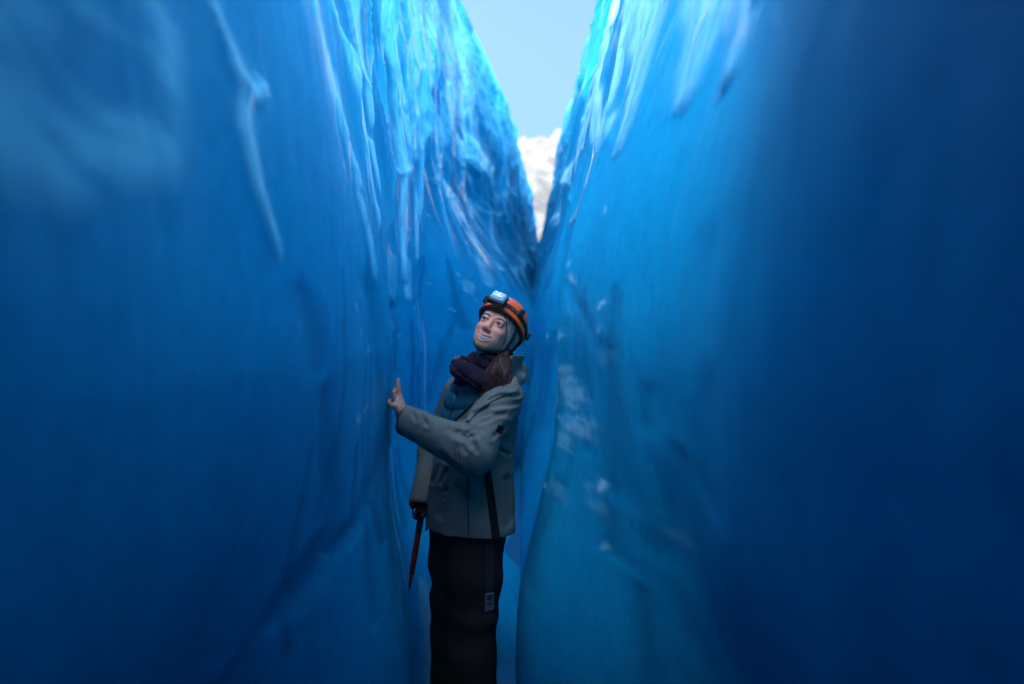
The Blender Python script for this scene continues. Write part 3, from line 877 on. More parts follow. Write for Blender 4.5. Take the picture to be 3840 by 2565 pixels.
    dark = np.maximum(dark, sstep(.0036, .0020, np.linalg.norm(np.stack([x - .0062, y + .1005, z + .0410], -1), axis=1)))
    # lash lines round the eye slit
    ex = (x - .0315) / .0158; ez = (z - .0012) / .0064
    ring_ = np.exp(-((np.sqrt(ex ** 2 + ez ** 2) - 1.0) / .20) ** 2) * sstep(-.068, -.078, y)
    dark = np.maximum(dark, .85 * ring_ * sstep(-.6, .5, ez) * onhead)
    blush = np.exp(-(((x - .040) / .020) ** 2 + ((z + .030) / .022) ** 2)) * (y < -.03) + .35 * np.exp(-(np.linalg.norm(L - np.array([0, -.112, -.030]), axis=1) / .012) ** 2)
    hand = sstep(.02, -.03, V[:, 0] + .39) * (V[:, 2] > 1.2)
    tips = np.zeros(len(V))
    for P in list(FING.values()) + [THUMB]:
        for q, wgt in ((P[1], .7), (P[3], 1.0), (P[0], .5)):
            tips = np.maximum(tips, wgt * sstep(.018, .004, np.linalg.norm(V - np.array(q), axis=1)))
    blush = blush * onhead + .8 * hand + .4 * tips
    part("body", V, Q, M_SKIN, attrs={"lips": lips, "dark": np.clip(dark, 0, 1), "blush": np.clip(blush, 0, 1)})
    tree = BVHTree.FromPolygons([Vector(v) for v in L[onhead | True]], Q.tolist())
    def on_face(x_, z_):
        h = tree.ray_cast(Vector((x_, -.2, z_)), Vector((0, 1, 0)))
        return hp(*h[0])
    # eyeballs, looking up along the wall
    for s_ in (1, -1):
        nu, nv = 28, 20
        c = np.array([s_ * .0315, -.0745, .001])
        th = np.linspace(0, math.pi, nv); ph = np.linspace(0, 2 * math.pi, nu, endpoint=False)
        P = np.stack([np.outer(np.sin(th), np.cos(ph)), np.outer(np.sin(th), np.sin(ph)), np.outer(np.cos(th), np.ones(nu))], -1).reshape(-1, 3)
        gaze = np.array([-.16, -.95, .20]); gaze /= np.linalg.norm(gaze)
        iris = sstep(.80, .84, P @ gaze)
        W_ = HO + HS * ((c + .0136 * P) @ HR.T)
        i = np.arange(nv * nu).reshape(nv, nu)
        q = np.stack([i[:-1], i[1:], np.roll(i[1:], -1, 1), np.roll(i[:-1], -1, 1)], -1).reshape(-1, 4)
        part("eye", W_, q, M_EYE, attrs={"iris": iris})
        br = spline([(s_ * .0135, 0, .0175), (s_ * .026, 0, .0225), (s_ * .040, 0, .0220), (s_ * .051, 0, .0150)], 18)
        br = [on_face(p[0], p[2]) for p in br]
        rr = np.interp(np.linspace(0, 1, 18), [0, .3, 1], [.0020, .0025, .0008])
        lash = []
        for q in np.linspace(-1, 1, 15):
            dx, dz = .0148 * q, .0006 + .0050 * (1 - q * q) ** .7 - .0010 * q * s_ * s_
            lash.append(hp(s_ * .0315 + dx, -.0745 - math.sqrt(max(.0150 ** 2 - dx * dx * .8 - dz * dz, 1e-6)), .0010 + dz))
        add_tubes("eyelash", [(lash, np.interp(np.linspace(-1, 1, 15), [-1, 0, 1], [.0006, .0013, .0006]))], M_LASH, person, ROOT)
        add_tubes("eyebrow", [(br, rr * HS)], M_BROW, person, ROOT)
    # teeth: upper row in one curved piece with faint gaps
    T = []
    for k_ in range(-4, 5):
        a = k_ * .23
        cx, cyy = .0270 * math.sin(a) * 1.02, -.0660 - .0238 * math.cos(a)
        lift = .0085 * (abs(k_) / 4) ** 1.6
        T.append(([hp(cx, cyy + .001, -.0650 + lift), hp(cx, cyy - .0008, -.0695 + lift), hp(cx, cyy - .0002, -.0750 + lift * 1.15)], np.array([.0032, .0036, .0030]) * HS))
    add_tubes("teeth", T, M_TEETH, person, ROOT)

build_body()

# ---- garments
def fold(x, y, z, amp, seed=0, s1=(9, 9, 9)):
    return amp * (np.abs(noise3(x * s1[0], y * s1[1], z * s1[2], seed)) * 2 - .7)

def build_vest():
    S = SD(axis((-.42, .06, .005)), axis((3.0, 3.52, .005)), axis((.84, 1.46, .005)))
    W = [.17, .17, .175, .165, .165, .17, .145, .10, .08]; D = [.125, .128, .130, .122, .125, .122, .105, .085, .075]
    def quilt(u, v, z):
        zz = z + .02 * np.cos(u * 14)
        return -.013 * np.sqrt(np.abs(np.sin((zz - .9) * math.pi / .066)) + 1e-4) + .008 * np.exp(-(u / .010) ** 2) * (v > 0)
    fn = torso_fn(W, D, 2.3, quilt)
    S.put(lambda x, y, z: np.maximum(fn(x, y, z), np.maximum(.86 - z, z - 1.445)), (-.42, 3.0, .84), (.06, 3.52, 1.46))
    V, Q = S.mesh(1)
    vest = part("vest", V, Q, M_VEST)
    zs_ = np.linspace(.9, 1.43, 40)
    P = []
    for z in zs_:
        c = np.array([np.interp(z, TZ, TX), np.interp(z, TZ, TY), z]); d = np.interp(z, TZ, D)
        P.append(c + FWD * (d + .0005))
    add_tubes("zip", [(P, .0045)], M_LINING, vest, ROOT)
    z = 1.335; c = np.array([np.interp(z, TZ, TX), np.interp(z, TZ, TY), z]) + FWD * (np.interp(z, TZ, D) + .006)
    add_tubes("zip_pull", [([c, c + np.array([-.004, -.002, -.012]), c + np.array([-.008, -.004, -.026])], [.003, .0022, .003])], M_SILVER, vest, ROOT)
build_vest()

def edge_u(z):   # the left front edge of the open jacket, across the chest
    return np.interp(z, [.76, 1.0, 1.12, 1.23, 1.30, 1.36, 1.42], [-.055, -.045, -.01, .060, .125, .165, .17])

def arm_coords(x, y, z, a, b):
    ba = b - a; L = np.linalg.norm(ba); ba = ba / L
    return (x - a[0]) * ba[0] + (y - a[1]) * ba[1] + (z - a[2]) * ba[2]

def build_jacket():
    S = SD(axis((-.49, .13, .0048)), axis((2.86, 3.60, .0052)), axis((.745, 1.53, .0048)))
    W = [.225, .215, .205, .195, .19, .195, .165, .115, .10]; D = [.172, .166, .158, .150, .148, .142, .125, .105, .095]
    fn = torso_fn(W, D, 2.3, lambda u, v, z: .010 * np.sin(u * 26 + 1.0 + z * 5) * np.clip((1.15 - z) / .4, 0, 1) * .6)
    S.put(lambda x, y, z: np.maximum(fn(x, y, z), np.maximum(.797 - z, z - 1.43)), (-.44, 3.0, .76), (.1, 3.55, 1.44))
    # shoulders and yoke
    S.cap(SH_L, (-.115, 3.25, 1.39), .070, .085, .05)
    S.cap(SH_R, (-.115, 3.25, 1.39), .070, .085, .05)
    # body folds: soft drape plus diagonal pulls below the shoulder
    sl = S.sl((-.42, 3.0, .76), (.1, 3.5, 1.40)); x, y, z = S.pts(sl)
    bodyw = 1.0
    S.F[sl] += bodyw * (.006 * noise3(x * 9, y * 9, z * 2.6, 12) + .004 * noise3(x * 16 + z * 14, y * 12, z * 9, 13))
    pull = np.exp(-(((x - SH_L[0] + .03) / .07) ** 2 + ((z - SH_L[2] + .06) / .06) ** 2))
    S.F[sl] += .009 * pull * np.sin((z * 95 - x * 40 + 4 * noise3(x * 8, y * 8, z * 8, 14)))
    # pressed-in creases: (run in x, z on the side towards the wall she touches, width, depth)
    CREASES = [([(-.137, 1.276), (-.09, 1.304), (-.03, 1.314), (.044, 1.318)], .009, .008), ([(-.118, 1.253), (-.076, 1.276), (-.03, 1.279)], .009, .007), ([(-.086, 1.328), (-.039, 1.341), (.026, 1.344)], .008, .007),
               ([(-.067, 1.202), (-.011, 1.239), (.026, 1.249)], .008, .006), ([(-.198, 1.216), (-.167, 1.211), (-.145, 1.18)], .009, .0055), ([(-.176, 1.194), (-.165, 1.153)], .008, .005),
               ([(-.189, 1.207), (-.234, 1.229)], .009, .005), ([(-.167, 1.207), (-.113, 1.225)], .009, .0055), ([(-.154, 1.198), (-.127, 1.153)], .009, .0055), ([(-.33, 1.267), (-.312, 1.245)], .007, .007),
               ([(-.325, 1.25), (-.339, 1.196)], .008, .005), ([(-.262, 1.142), (-.213, 1.097)], .010, .005), ([(-.37, 1.285), (-.352, 1.259)], .006, .005), ([(-.314, .985), (-.285, 1.057)], .010, .006),
               ([(-.285, .994), (-.256, 1.052)], .009, .006), ([(-.05, 1.133), (-.012, 1.105)], .009, .007), ([(-.122, 1.009), (-.136, .865)], .016, .004), ([(-.026, 1.009), (-.012, .841)], .014, .006), ([(-.251, 1.028), (-.28, .874)], .016, .005)]
    def press(runs):
      sl = S.sl((-.45, 2.86, .78), (.10, 3.24, 1.40)); x, y, z = S.pts(sl)
      wx = .010 * noise3(x * 22, y * 6, z * 22, 15)
      for run, w, dep in runs:
        d = np.full(np.broadcast(x, y, z).shape, 9.0, np.float32)
        for (ax_, az), (bx, bz) in zip(run[:-1], run[1:]):
            t = np.clip(((x - ax_) * (bx - ax_) + (z - az) * (bz - az)) / ((bx - ax_) ** 2 + (bz - az) ** 2), 0, 1)
            d = np.minimum(d, np.hypot(x - ax_ - t * (bx - ax_), z - az - t * (bz - az)) + wx)
        S.F[sl] += dep * (np.exp(-(d / w) ** 2) - .55 * np.exp(-((d - 2.1 * w) / (1.1 * w)) ** 2))
    press(CREASES[13:])
    # hollow for the vest and the neck
    fi = torso_fn([w - .012 for w in W], [d - .012 for d in D], 2.3)
    S.put(lambda x, y, z: np.maximum(fi(x, y, z), z - 1.395), (-.44, 3.0, .70), (.1, 3.55, 1.40), .0, 's')
    S.ell((-.108, 3.24, 1.45), (.088, .088, .09), .01, 's')
    # the open front
    def opening(x, y, z):
        u, v = uv_at(x, y, z)
        return np.maximum(np.maximum(u - edge_u(z), -np.interp(z, [1.0, 1.15], [.168, .190]) - u), .02 - v)
    S.put(opening, (-.48, 2.9, .70), (.1, 3.4, 1.52), .008, 's')
    # sleeves with folds
    S2 = SD(*S.ax)
    S2.chain([SH_L + np.array([-.01, .01, 0]), EL_L, WR_L + .10 * (WR_L - EL_L)], [.077, .075, .0545], .0, kk=.05)
    S2.chain([SH_R, EL_R, WR_R + .12 * (WR_R - EL_R)], [.070, .062, .052], .0, kk=.05)
    sl = S2.sl((-.49, 2.86, .78), (.13, 3.6, 1.45)); P = S2.pts(sl)
    x, y, z = P
    tu = arm_coords(x, y, z, SH_L, EL_L); tf = arm_coords(x, y, z, EL_L, WR_L)
    dE = np.sqrt((x - EL_L[0]) ** 2 + (y - EL_L[1]) ** 2 + (z - EL_L[2]) ** 2)
    ang = np.arctan2(z - EL_L[2] - .06, x - EL_L[0] + .02)
    wn = noise3(x * 10, y * 10, z * 10, 4)
    elbow = np.exp(-((dE - .045) / .05) ** 2) * .0050 * np.sin(ang * 6 + 46 * (x + .4 * z) + 3.5 * wn) * (.35 + .65 * np.clip(1 - (z - EL_L[2] - .09) / -.10, 0, 1))
    f_up = .0120 * (np.abs(noise3(tu * 20 + 3 * noise3(x * 6, y * 6, z * 6, 8) + 10 * x, x * 5, z * 4 + y * 4, 3)) - .4)
    f_fo = .0075 * noise3(tf * 17 + 4 * noise3(x * 6, y * 6, z * 6, 9), z * 5, y * 5, 5)
    wf = 1 / (1 + np.exp(-(tf - .02) / .02))
    S2.F[sl] += elbow + f_up * (1 - wf) + f_fo * wf * np.exp(-((tf - .08) / .13) ** 2)
    # armpit creases that run from the shoulder to the chest
    A, B = S.F, S2.F
    x, y, z = S.pts((slice(None),) * 3)
    dS = np.sqrt((x - SH_L[0]) ** 2 + (y - SH_L[1]) ** 2 + (z - SH_L[2]) ** 2)
    k = .006 + .040 * np.exp(-(dS / .105) ** 2)
    h = np.clip(.5 + .5 * (A - B) / k, 0, 1); S.F = A + (B - A) * h - k * h * (1 - h)
    press(CREASES[:13])
    # open cuffs
    d = (WR_L - EL_L) / np.linalg.norm(WR_L - EL_L)
    S.cap(WR_L + d * (-.03), WR_L + d * .08, .041, .050, .003, 's')
    def cut(x, y, z): return -(arm_coords(x, y, z, WR_L, WR_L + d) - .010 - .10 * (z - WR_L[2]))
    S.put(lambda x, y, z: np.maximum(cut(x, y, z), np.sqrt((x - WR_L[0]) ** 2 + (y - WR_L[1]) ** 2 + (z - WR_L[2]) ** 2) - .10), WR_L - .12, WR_L + .12, .0, 's')
    dr = (WR_R - EL_R) / np.linalg.norm(WR_R - EL_R)
    S.cap(WR_R - dr * .02, WR_R + dr * .1, .040, .048, .003, 's')
    # collar: a stand-up ring open in front, with a turned-down lapel on her left
    def collar(x, y, z):
        cx, cy0 = -.108 + .10 * (z - 1.40), 3.243
        u = (x - cx) * LAT[0] + (y - cy0) * LAT[1]; v = (x - cx) * FWD[0] + (y - cy0) * FWD[1]
        r = .112 + .25 * np.maximum(z - 1.38, 0)
        a = np.abs(np.sqrt((u / 1.08) ** 2 + v ** 2) - r) - .0075
        gap = v - np.where(u > 0, -.012, .095)
        return np.maximum(np.maximum(a, gap), np.maximum(1.355 - z, z - 1.497 + .10 * np.maximum(v, 0)))
    S.put(collar, (-.30, 3.05, 1.34), (.10, 3.45, 1.50), .010)
    # folded hood behind the neck
    S.chain([(.030, 3.20, 1.405), (.022, 3.33, 1.425), (-.05, 3.41, 1.43), (-.16, 3.44, 1.42)], [.030, .042, .046, .04], .02)
    V, Q = S.mesh(1)
    j = part("jacket", V, Q, M_JACKET)
    return S, j
def dE_b(x, y, z):
    def seg(a, b):
        ba = b - a; L = ba @ ba
        t = np.clip(((x - a[0]) * ba[0] + (y - a[1]) * ba[1] + (z - a[2]) * ba[2]) / L, 0, 1)
        return np.sqrt((x - a[0] - t * ba[0]) ** 2 + (y - a[1] - t * ba[1]) ** 2 + (z - a[2] - t * ba[2]) ** 2)
    return np.minimum(seg(SH_L, EL_L), seg(EL_L, WR_L))
JS, jacket = build_jacket()

def decal(S, region, lo, hi, off=.0035, smooth=1):
    """a thin piece of cloth lying on the surface of S where region(x, y, z) < 0"""
    sl = S.sl(lo, hi)
    ax = [q[k] for q, k in zip(S.ax, sl)]
    fine = [np.linspace(q[0], q[-1], len(q) * 2 - 1).astype(np.float32) for q in ax]
    F = S.F[sl]
    for a in range(3):      # refine by interpolation
        n = F.shape[a]; G = np.take(F, np.arange(n), a)
        mid = .5 * (np.take(F, np.arange(n - 1), a) + np.take(F, np.arange(1, n), a))
        sh = list(F.shape); sh[a] = 2 * n - 1; out = np.empty(sh, np.float32)
        i0 = [slice(None)] * 3; i1 = [slice(None)] * 3; i0[a] = slice(0, None, 2); i1[a] = slice(1, None, 2)
        out[tuple(i0)] = G; out[tuple(i1)] = mid; F = out
    x, y, z = np.meshgrid(*fine, indexing='ij', sparse=True)
    F = np.maximum(np.maximum(F - off, -(F + .006)), region(x, y, z))
    return surface(F.astype(np.float32), fine, smooth)

V, Q = decal(JS, lambda x, y, z: np.maximum(np.abs(x - np.interp(z, [.76, .86, .97, 1.04, 1.12], [-.056, -.070, -.084, -.094, -.108])) - np.interp(z, [.77, 1.1], [.0165, .0135]), z - 1.15 + 0 * y),
             (-.15, 3.02, .765), (-.02, 3.20, 1.16), .0026)
part("side_stripe", V, Q, M_BLACK, jacket)
def diamond(x, y, z):
    a, b = x + .044, z - 1.2225
    a, b = a * .95 + b * .30, b * .95 - a * .30
    return (np.abs(a) / .0185 + np.abs(b) / .0215 - 1) * .012 + 0 * y
V, Q = decal(JS, diamond, (-.08, 2.92, 1.185), (0, 3.07, 1.26), .0032)
part("sleeve_patch", V, Q, M_BLACK, jacket)

def lapel(x, y, z):
    P = [(.012, 1.405), (.008, 1.376), (-.045, 1.362), (-.090, 1.340), (-.130, 1.305), (-.165, 1.262)]
    w = [.010, .018, .019, .018, .014, .007]
    d = np.full(np.broadcast(x, z).shape, 9.0, np.float32)
    for i in range(len(P) - 1):
        ax_, az = P[i]; bx, bz = P[i + 1]
        t = np.clip(((x - ax_) * (bx - ax_) + (z - az) * (bz - az)) / ((bx - ax_) ** 2 + (bz - az) ** 2), 0, 1)
        d = np.minimum(d, np.hypot(x - ax_ - t * (bx - ax_), z - az - t * (bz - az)) - (w[i] + (w[i + 1] - w[i]) * t))
    return d + 0 * y
V, Q = decal(JS, lapel, (-.25, 2.9, 1.15), (.05, 3.19, 1.44), .0085)
part("lapel", V, Q, M_JACKET, jacket)

def on_surface(S_, pts, off=.0):
    """project x,z points onto the near side of a solid"""
    V, Q = S_.mesh(1)
    t = BVHTree.FromPolygons([Vector(v) for v in V], Q.tolist())
    out = []
    for p in pts:
        h = t.ray_cast(Vector((p[0], 2.6, p[1])), Vector((0, 1, 0)))
        if h[0] is not None: out.append(np.array(h[0]) + np.array(h[1]) * off)
    return out
seams = [spline([(-.171, 1.045), (-.169, .95), (-.167, .87), (-.166, .805)], 30),
         spline([(-.196, 1.150), (-.188, 1.120), (-.189, 1.095), (-.193, 1.068)], 16),
         spline([(-.212, 1.165), (-.203, 1.13), (-.203, 1.10)], 14)]
jb = [on_surface(JS, s_, .0002) for s_ in seams]
add_tubes("pocket_zip", [(jb[0], .0022)], M_LINING, jacket, ROOT)
add_tubes("elbow_seam", [(q, .0013) for q in jb[1:] if len(q) > 2], M_LINING, jacket, ROOT)
# front zip along the open edge
P = []
for z in np.linspace(.785, 1.33, 50):
    u = edge_u(z) - .004
    d = np.interp(z, TZ, [.172, .166, .158, .150, .148, .142, .125, .105, .095]); w = np.interp(z, TZ, [.225, .215, .205, .195, .19, .195, .165, .115, .10])
    v = d * (1 - abs(u / w) ** 2.3) ** (1 / 2.3) - .004
    P.append(np.array([np.interp(z, TZ, TX), np.interp(z, TZ, TY), z]) + LAT * u + FWD * v)
add_tubes("front_zip", [(P, .005)], M_LINING, jacket, ROOT)
# lining inside the left cuff
d_ = (WR_L - EL_L) / np.linalg.norm(WR_L - EL_L)
S = SD(axis((-.47, -.33, .003)), axis((2.91, 3.08, .003)), axis((1.17, 1.34, .003)))
S.cap(WR_L - d_ * .05, WR_L + d_ * .020, .044, .048)
S.cap(WR_L - d_ * .08, WR_L + d_ * .12, .040, .043, 0, 's')
S.put(lambda x, y, z: arm_coords(x, y, z, WR_L, WR_L + d_) - .016 - .10 * (z - WR_L[2]), WR_L - .1, WR_L + .1, 0, 'i')
V, Q = S.mesh(1)
part("cuff_lining", V, Q, cloth("maroon_lining", (.030, .012, .012), (.05, .018, .018)), jacket)

# trousers
def build_trousers():
    S = SD(axis((-.41, .02, .005)), axis((3.03, 3.52, .005)), axis((.10, .86, .005)))
    S.chain([(-.140, 3.205, .84), (-.148, 3.19, .62), (-.155, 3.185, .47), (-.160, 3.19, .30), (-.158, 3.195, .12)], [.120, .104, .092, .094, .098], 0, kk=.03)
    S.chain([(-.228, 3.335, .84), (-.240, 3.335, .62), (-.244, 3.335, .47), (-.244, 3.34, .30), (-.242, 3.345, .12)], [.120, .106, .094, .096, .100], .03, kk=.03)
    S.ell((-.183, 3.27, .82), (.15, .15, .10), .04)
    x, y, z = S.pts((slice(None),) * 3)
    S.F = S.F + .008 * noise3(x * 8, y * 8, z * 11 + x * 6, 31) + .006 * noise3(x * 10 + z * 8, y * 10, z * 20, 32) * np.exp(-((z - .47) / .09) ** 2) + .007 * noise3(x * 7, y * 7, z * 24, 33) * np.exp(-((z - .16) / .08) ** 2)
    S.F = np.maximum(S.F, np.maximum(.115 - z, z - .85)).astype(np.float32)
    V, Q = S.mesh(1)
    return S, part("trousers", V, Q, M_TROUSER)
TS, trousers = build_trousers()
xc = lambda z: np.interp(z, [.5, .78], [-.088, -.084])
V, Q = decal(TS, lambda x, y, z: np.maximum(np.abs(x - xc(z)) - .0165, np.maximum(.575 - z, z - .80)) + 0 * y, (-.13, 3.04, .56), (-.05, 3.25, .82), .004)
part("hanging_strap", V, Q, M_GREYSTRAP, trousers)
V, Q = decal(TS, lambda x, y, z: np.maximum(np.abs(x - xc(z)) - .0175, np.maximum(.500 - z, z - .575)) + 0 * y, (-.13, 3.04, .48), (-.05, 3.16, .6), .0055)
tg = part("strap_tag", V, Q, M_TAG, trousers)
tagS = SD(*TS.ax); tagS.F = TS.F - .0055
for zt, h_ in ((.563, .0022), (.552, .0016), (.530, .0022)):
    P = on_surface(tagS, [(x_, zt) for x_ in np.linspace(-.098, -.078, 6)], .0006)
    if len(P) > 2: add_tubes("tag_stripe", [(P, h_)], M_BLACK, tg, ROOT)
V, Q = decal(TS, lambda x, y, z: np.maximum(np.hypot(x + .268, z - .772) - .0085, 0 * y), (-.29, 3.04, .75), (-.24, 3.3, .80), .003)
part("badge", V, Q, plain("red_badge", (.25, .012, .02), .6), trousers)
# waist buckle hanging below the hem at her back
S = SD(axis((-.07, .0, .003)), axis((3.14, 3.28, .003)), axis((.70, .80, .003)))
S.box((-.040, 3.20, .752), (.014, .02, .018), .004, fr=(rot('Y', 15), np.array([0, 0, 0]) + np.array([-.040, 3.20, .752]) - rot('Y', 15) @ np.array([-.040, 3.20, .752]), 1.0))
V, Q = S.mesh(1)
part("buckle", V, Q, M_PLASTIC, trousers)

# boots
for cx, cy0 in ((-.160, 3.19), (-.243, 3.34)):
    S = SD(axis((cx - .22, cx + .10, .006)), axis((cy0 - .2, cy0 + .12, .006)), axis((-.005, .20, .006)))
    f = np.array([FWD[0], FWD[1], 0])
    c = np.array([cx, cy0, 0])
    S.cap(c + (0, 0, .20), c + (0, 0, .08), .062, .055)
    S.cap(c + (0, 0, .06), c + f * .13 + (0, 0, .05), .052, .044, .03)
    S.cap(c - f * .03 + (0, 0, .02), c + f * .15 + (0, 0, .02), .046, .046, .008)
    x, y, z = S.pts((slice(None),) * 3); S.F = np.maximum(S.F, .0 - z + 0.002).astype(np.float32)
    V, Q = S.mesh(1)
    part("boot", V, Q, M_PLASTIC)

# scarf
def build_scarf():
    S = SD(axis((-.29, .05, .004)), axis((3.03, 3.42, .004)), axis((1.27, 1.56, .004)))
    th = np.linspace(0, 2 * math.pi, 19)
    def ring(c, ru, rv, tilt, r, k):
        P = [np.array(c) + LAT * ru * math.cos(t) + FWD * rv * math.sin(t) + np.array([0, 0, tilt * math.sin(t) + .012 * math.sin(2 * t + 1)]) for t in th]
        S.chain(P, [r + .006 * math.sin(3 * t) for t in th], k)
    ring((-.112, 3.232, 1.430), .085, .086, -.035, .036, .0)
    ring((-.104, 3.225, 1.472), .076, .078, -.028, .028, .022)
    S.chain([(-.225, 3.18, 1.455), (-.208, 3.130, 1.438), (-.168, 3.105, 1.418), (-.10, 3.090, 1.402)], [.028, .031, .032, .030], .026)
    S.chain([(-.195, 3.15, 1.475), (-.175, 3.11, 1.44), (-.14, 3.09, 1.40), (-.09, 3.08, 1.385)], [.022, .028, .028, .026], .022)
    x, y, z = S.pts((slice(None),) * 3)
    w = noise3(x * 9, y * 9, z * 9, 43)
    fold_ = np.abs(np.sin((z * 1.0 + .55 * (x + .12)) * 60 + 3.6 * w))
    S.F = (S.F + .0075 * (1 - fold_) ** 2 + .005 * noise3(x * 22, y * 22, z * 30, 41) + .0015 * noise3(x * 90, y * 90, z * 90, 42)).astype(np.float32)
    V, Q = S.mesh(1)
    part("scarf", V, Q, M_SCARF)
build_scarf()

# hair falling over her left shoulder
def build_hair():
    S = SD(axis((-.17, .06, .0032)), axis((2.99, 3.28, .0036)), axis((1.29, 1.60, .0036)))
    a = hp(.062, .028, -.070)
    rng = np.random.default_rng(3)
    for i in range(16):
        t = i / 15
        top = a + np.array([.012 * (t - .5), .014 * (t - .5), .02 + .008 * rng.normal()])
        mid = np.array([-.012 - .075 * t, 3.105 - .02 * math.sin(t * 3), 1.455 - .01 * t + .006 * rng.normal()])
        low = np.array([-.018 - .085 * t + .006 * rng.normal(), 3.058 + .012 * t, 1.385 - .012 * t + .01 * rng.normal()])
        tip = low + np.array([-.010 + .010 * rng.normal(), .010, -.040 - .008 * rng.random()])
        S.chain(spline([top, mid, low, tip], 9), np.linspace(.013, .010, 9), .012, kk=.004)
    x, y, z = S.pts((slice(None),) * 3)
    S.F = (S.F + .004 * noise3(x * 110 + z * 30, y * 60, z * 8, 51)).astype(np.float32)
    V, Q = S.mesh(0)
    h = part("hair", V, Q, M_HAIR)
    # strands over the mass and loose ones at the temple
    st = []
    for i in range(150):
        t = rng.random(); o = rng.normal(size=3) * .005
        top = a + np.array([.012 * (t - .5), .014 * (t - .5) - .008, .02])
        mid = np.array([-.012 - .078 * t, 3.094 - .02 * math.sin(t * 3), 1.455 - .01 * t]) + o
        low = np.array([-.018 - .088 * t, 3.048 + .012 * t, 1.385 - .012 * t]) + o * 1.5
        tip = low + np.array([-.012 + .016 * rng.normal(), .012 + .004 * rng.normal(), -.046 - .022 * rng.random()])
        st.append((spline([top + o * .5, mid, low, tip], 12), np.linspace(.0021, .0007, 12)))
    for i, (dx, dz) in enumerate(((0, 0), (.002, .001), (-.002, .002))):
        st.append(([hp(*p) for p in spline([(.022 + dx, -.084, .052 + dz), (.044 + dx, -.078, .030), (.058 + dx, -.062, .002), (.0655 + dx, -.048, -.030), (.066 + dx, -.036, -.055)], 18)], .0007))
    add_tubes("loose_strands", st, M_HAIR, h, ROOT)
build_hair()

# beanie with ear flaps under the helmet
def build_beanie():
    lo = HO - .17; hi = HO + .17
    S = SD(axis((lo[0], hi[0], .0032)), axis((lo[1], hi[1], .0032)), axis((lo[2], hi[2], .0032)))
    e = lambda c, r, k, op='u': S.ell(c, r, k, op, HF)
    e((0, .020, .034), (.085, .101, .090), 0)
    e((0, .012, -.030), (.079, .078, .088), .03)
    def front(x, y, z):
        q = np.stack(np.broadcast_arrays(x, y, z), -1); L = ((q - HO) @ HR) / HS
        ax_ = np.abs(L[..., 0]); yy, zz = L[..., 1], L[..., 2]
        edge = np.interp(zz, [-.12, -.07, -.02, .02, .05, .075], [.015, -.020, -.036, -.050, -.075, -.13])
        bottom = -.112 + .9 * np.abs(yy - .022) * 1.0
        return np.maximum(np.maximum(edge - yy, bottom - zz), .0 * ax_ - .5)
    x, y, z = S.pts((slice(None),) * 3)
    S.F = np.maximum(S.F, front(x, y, z)).astype(np.float32)
    V, Q = S.mesh(2)
    part("beanie", V, Q, M_KNIT)
build_beanie()

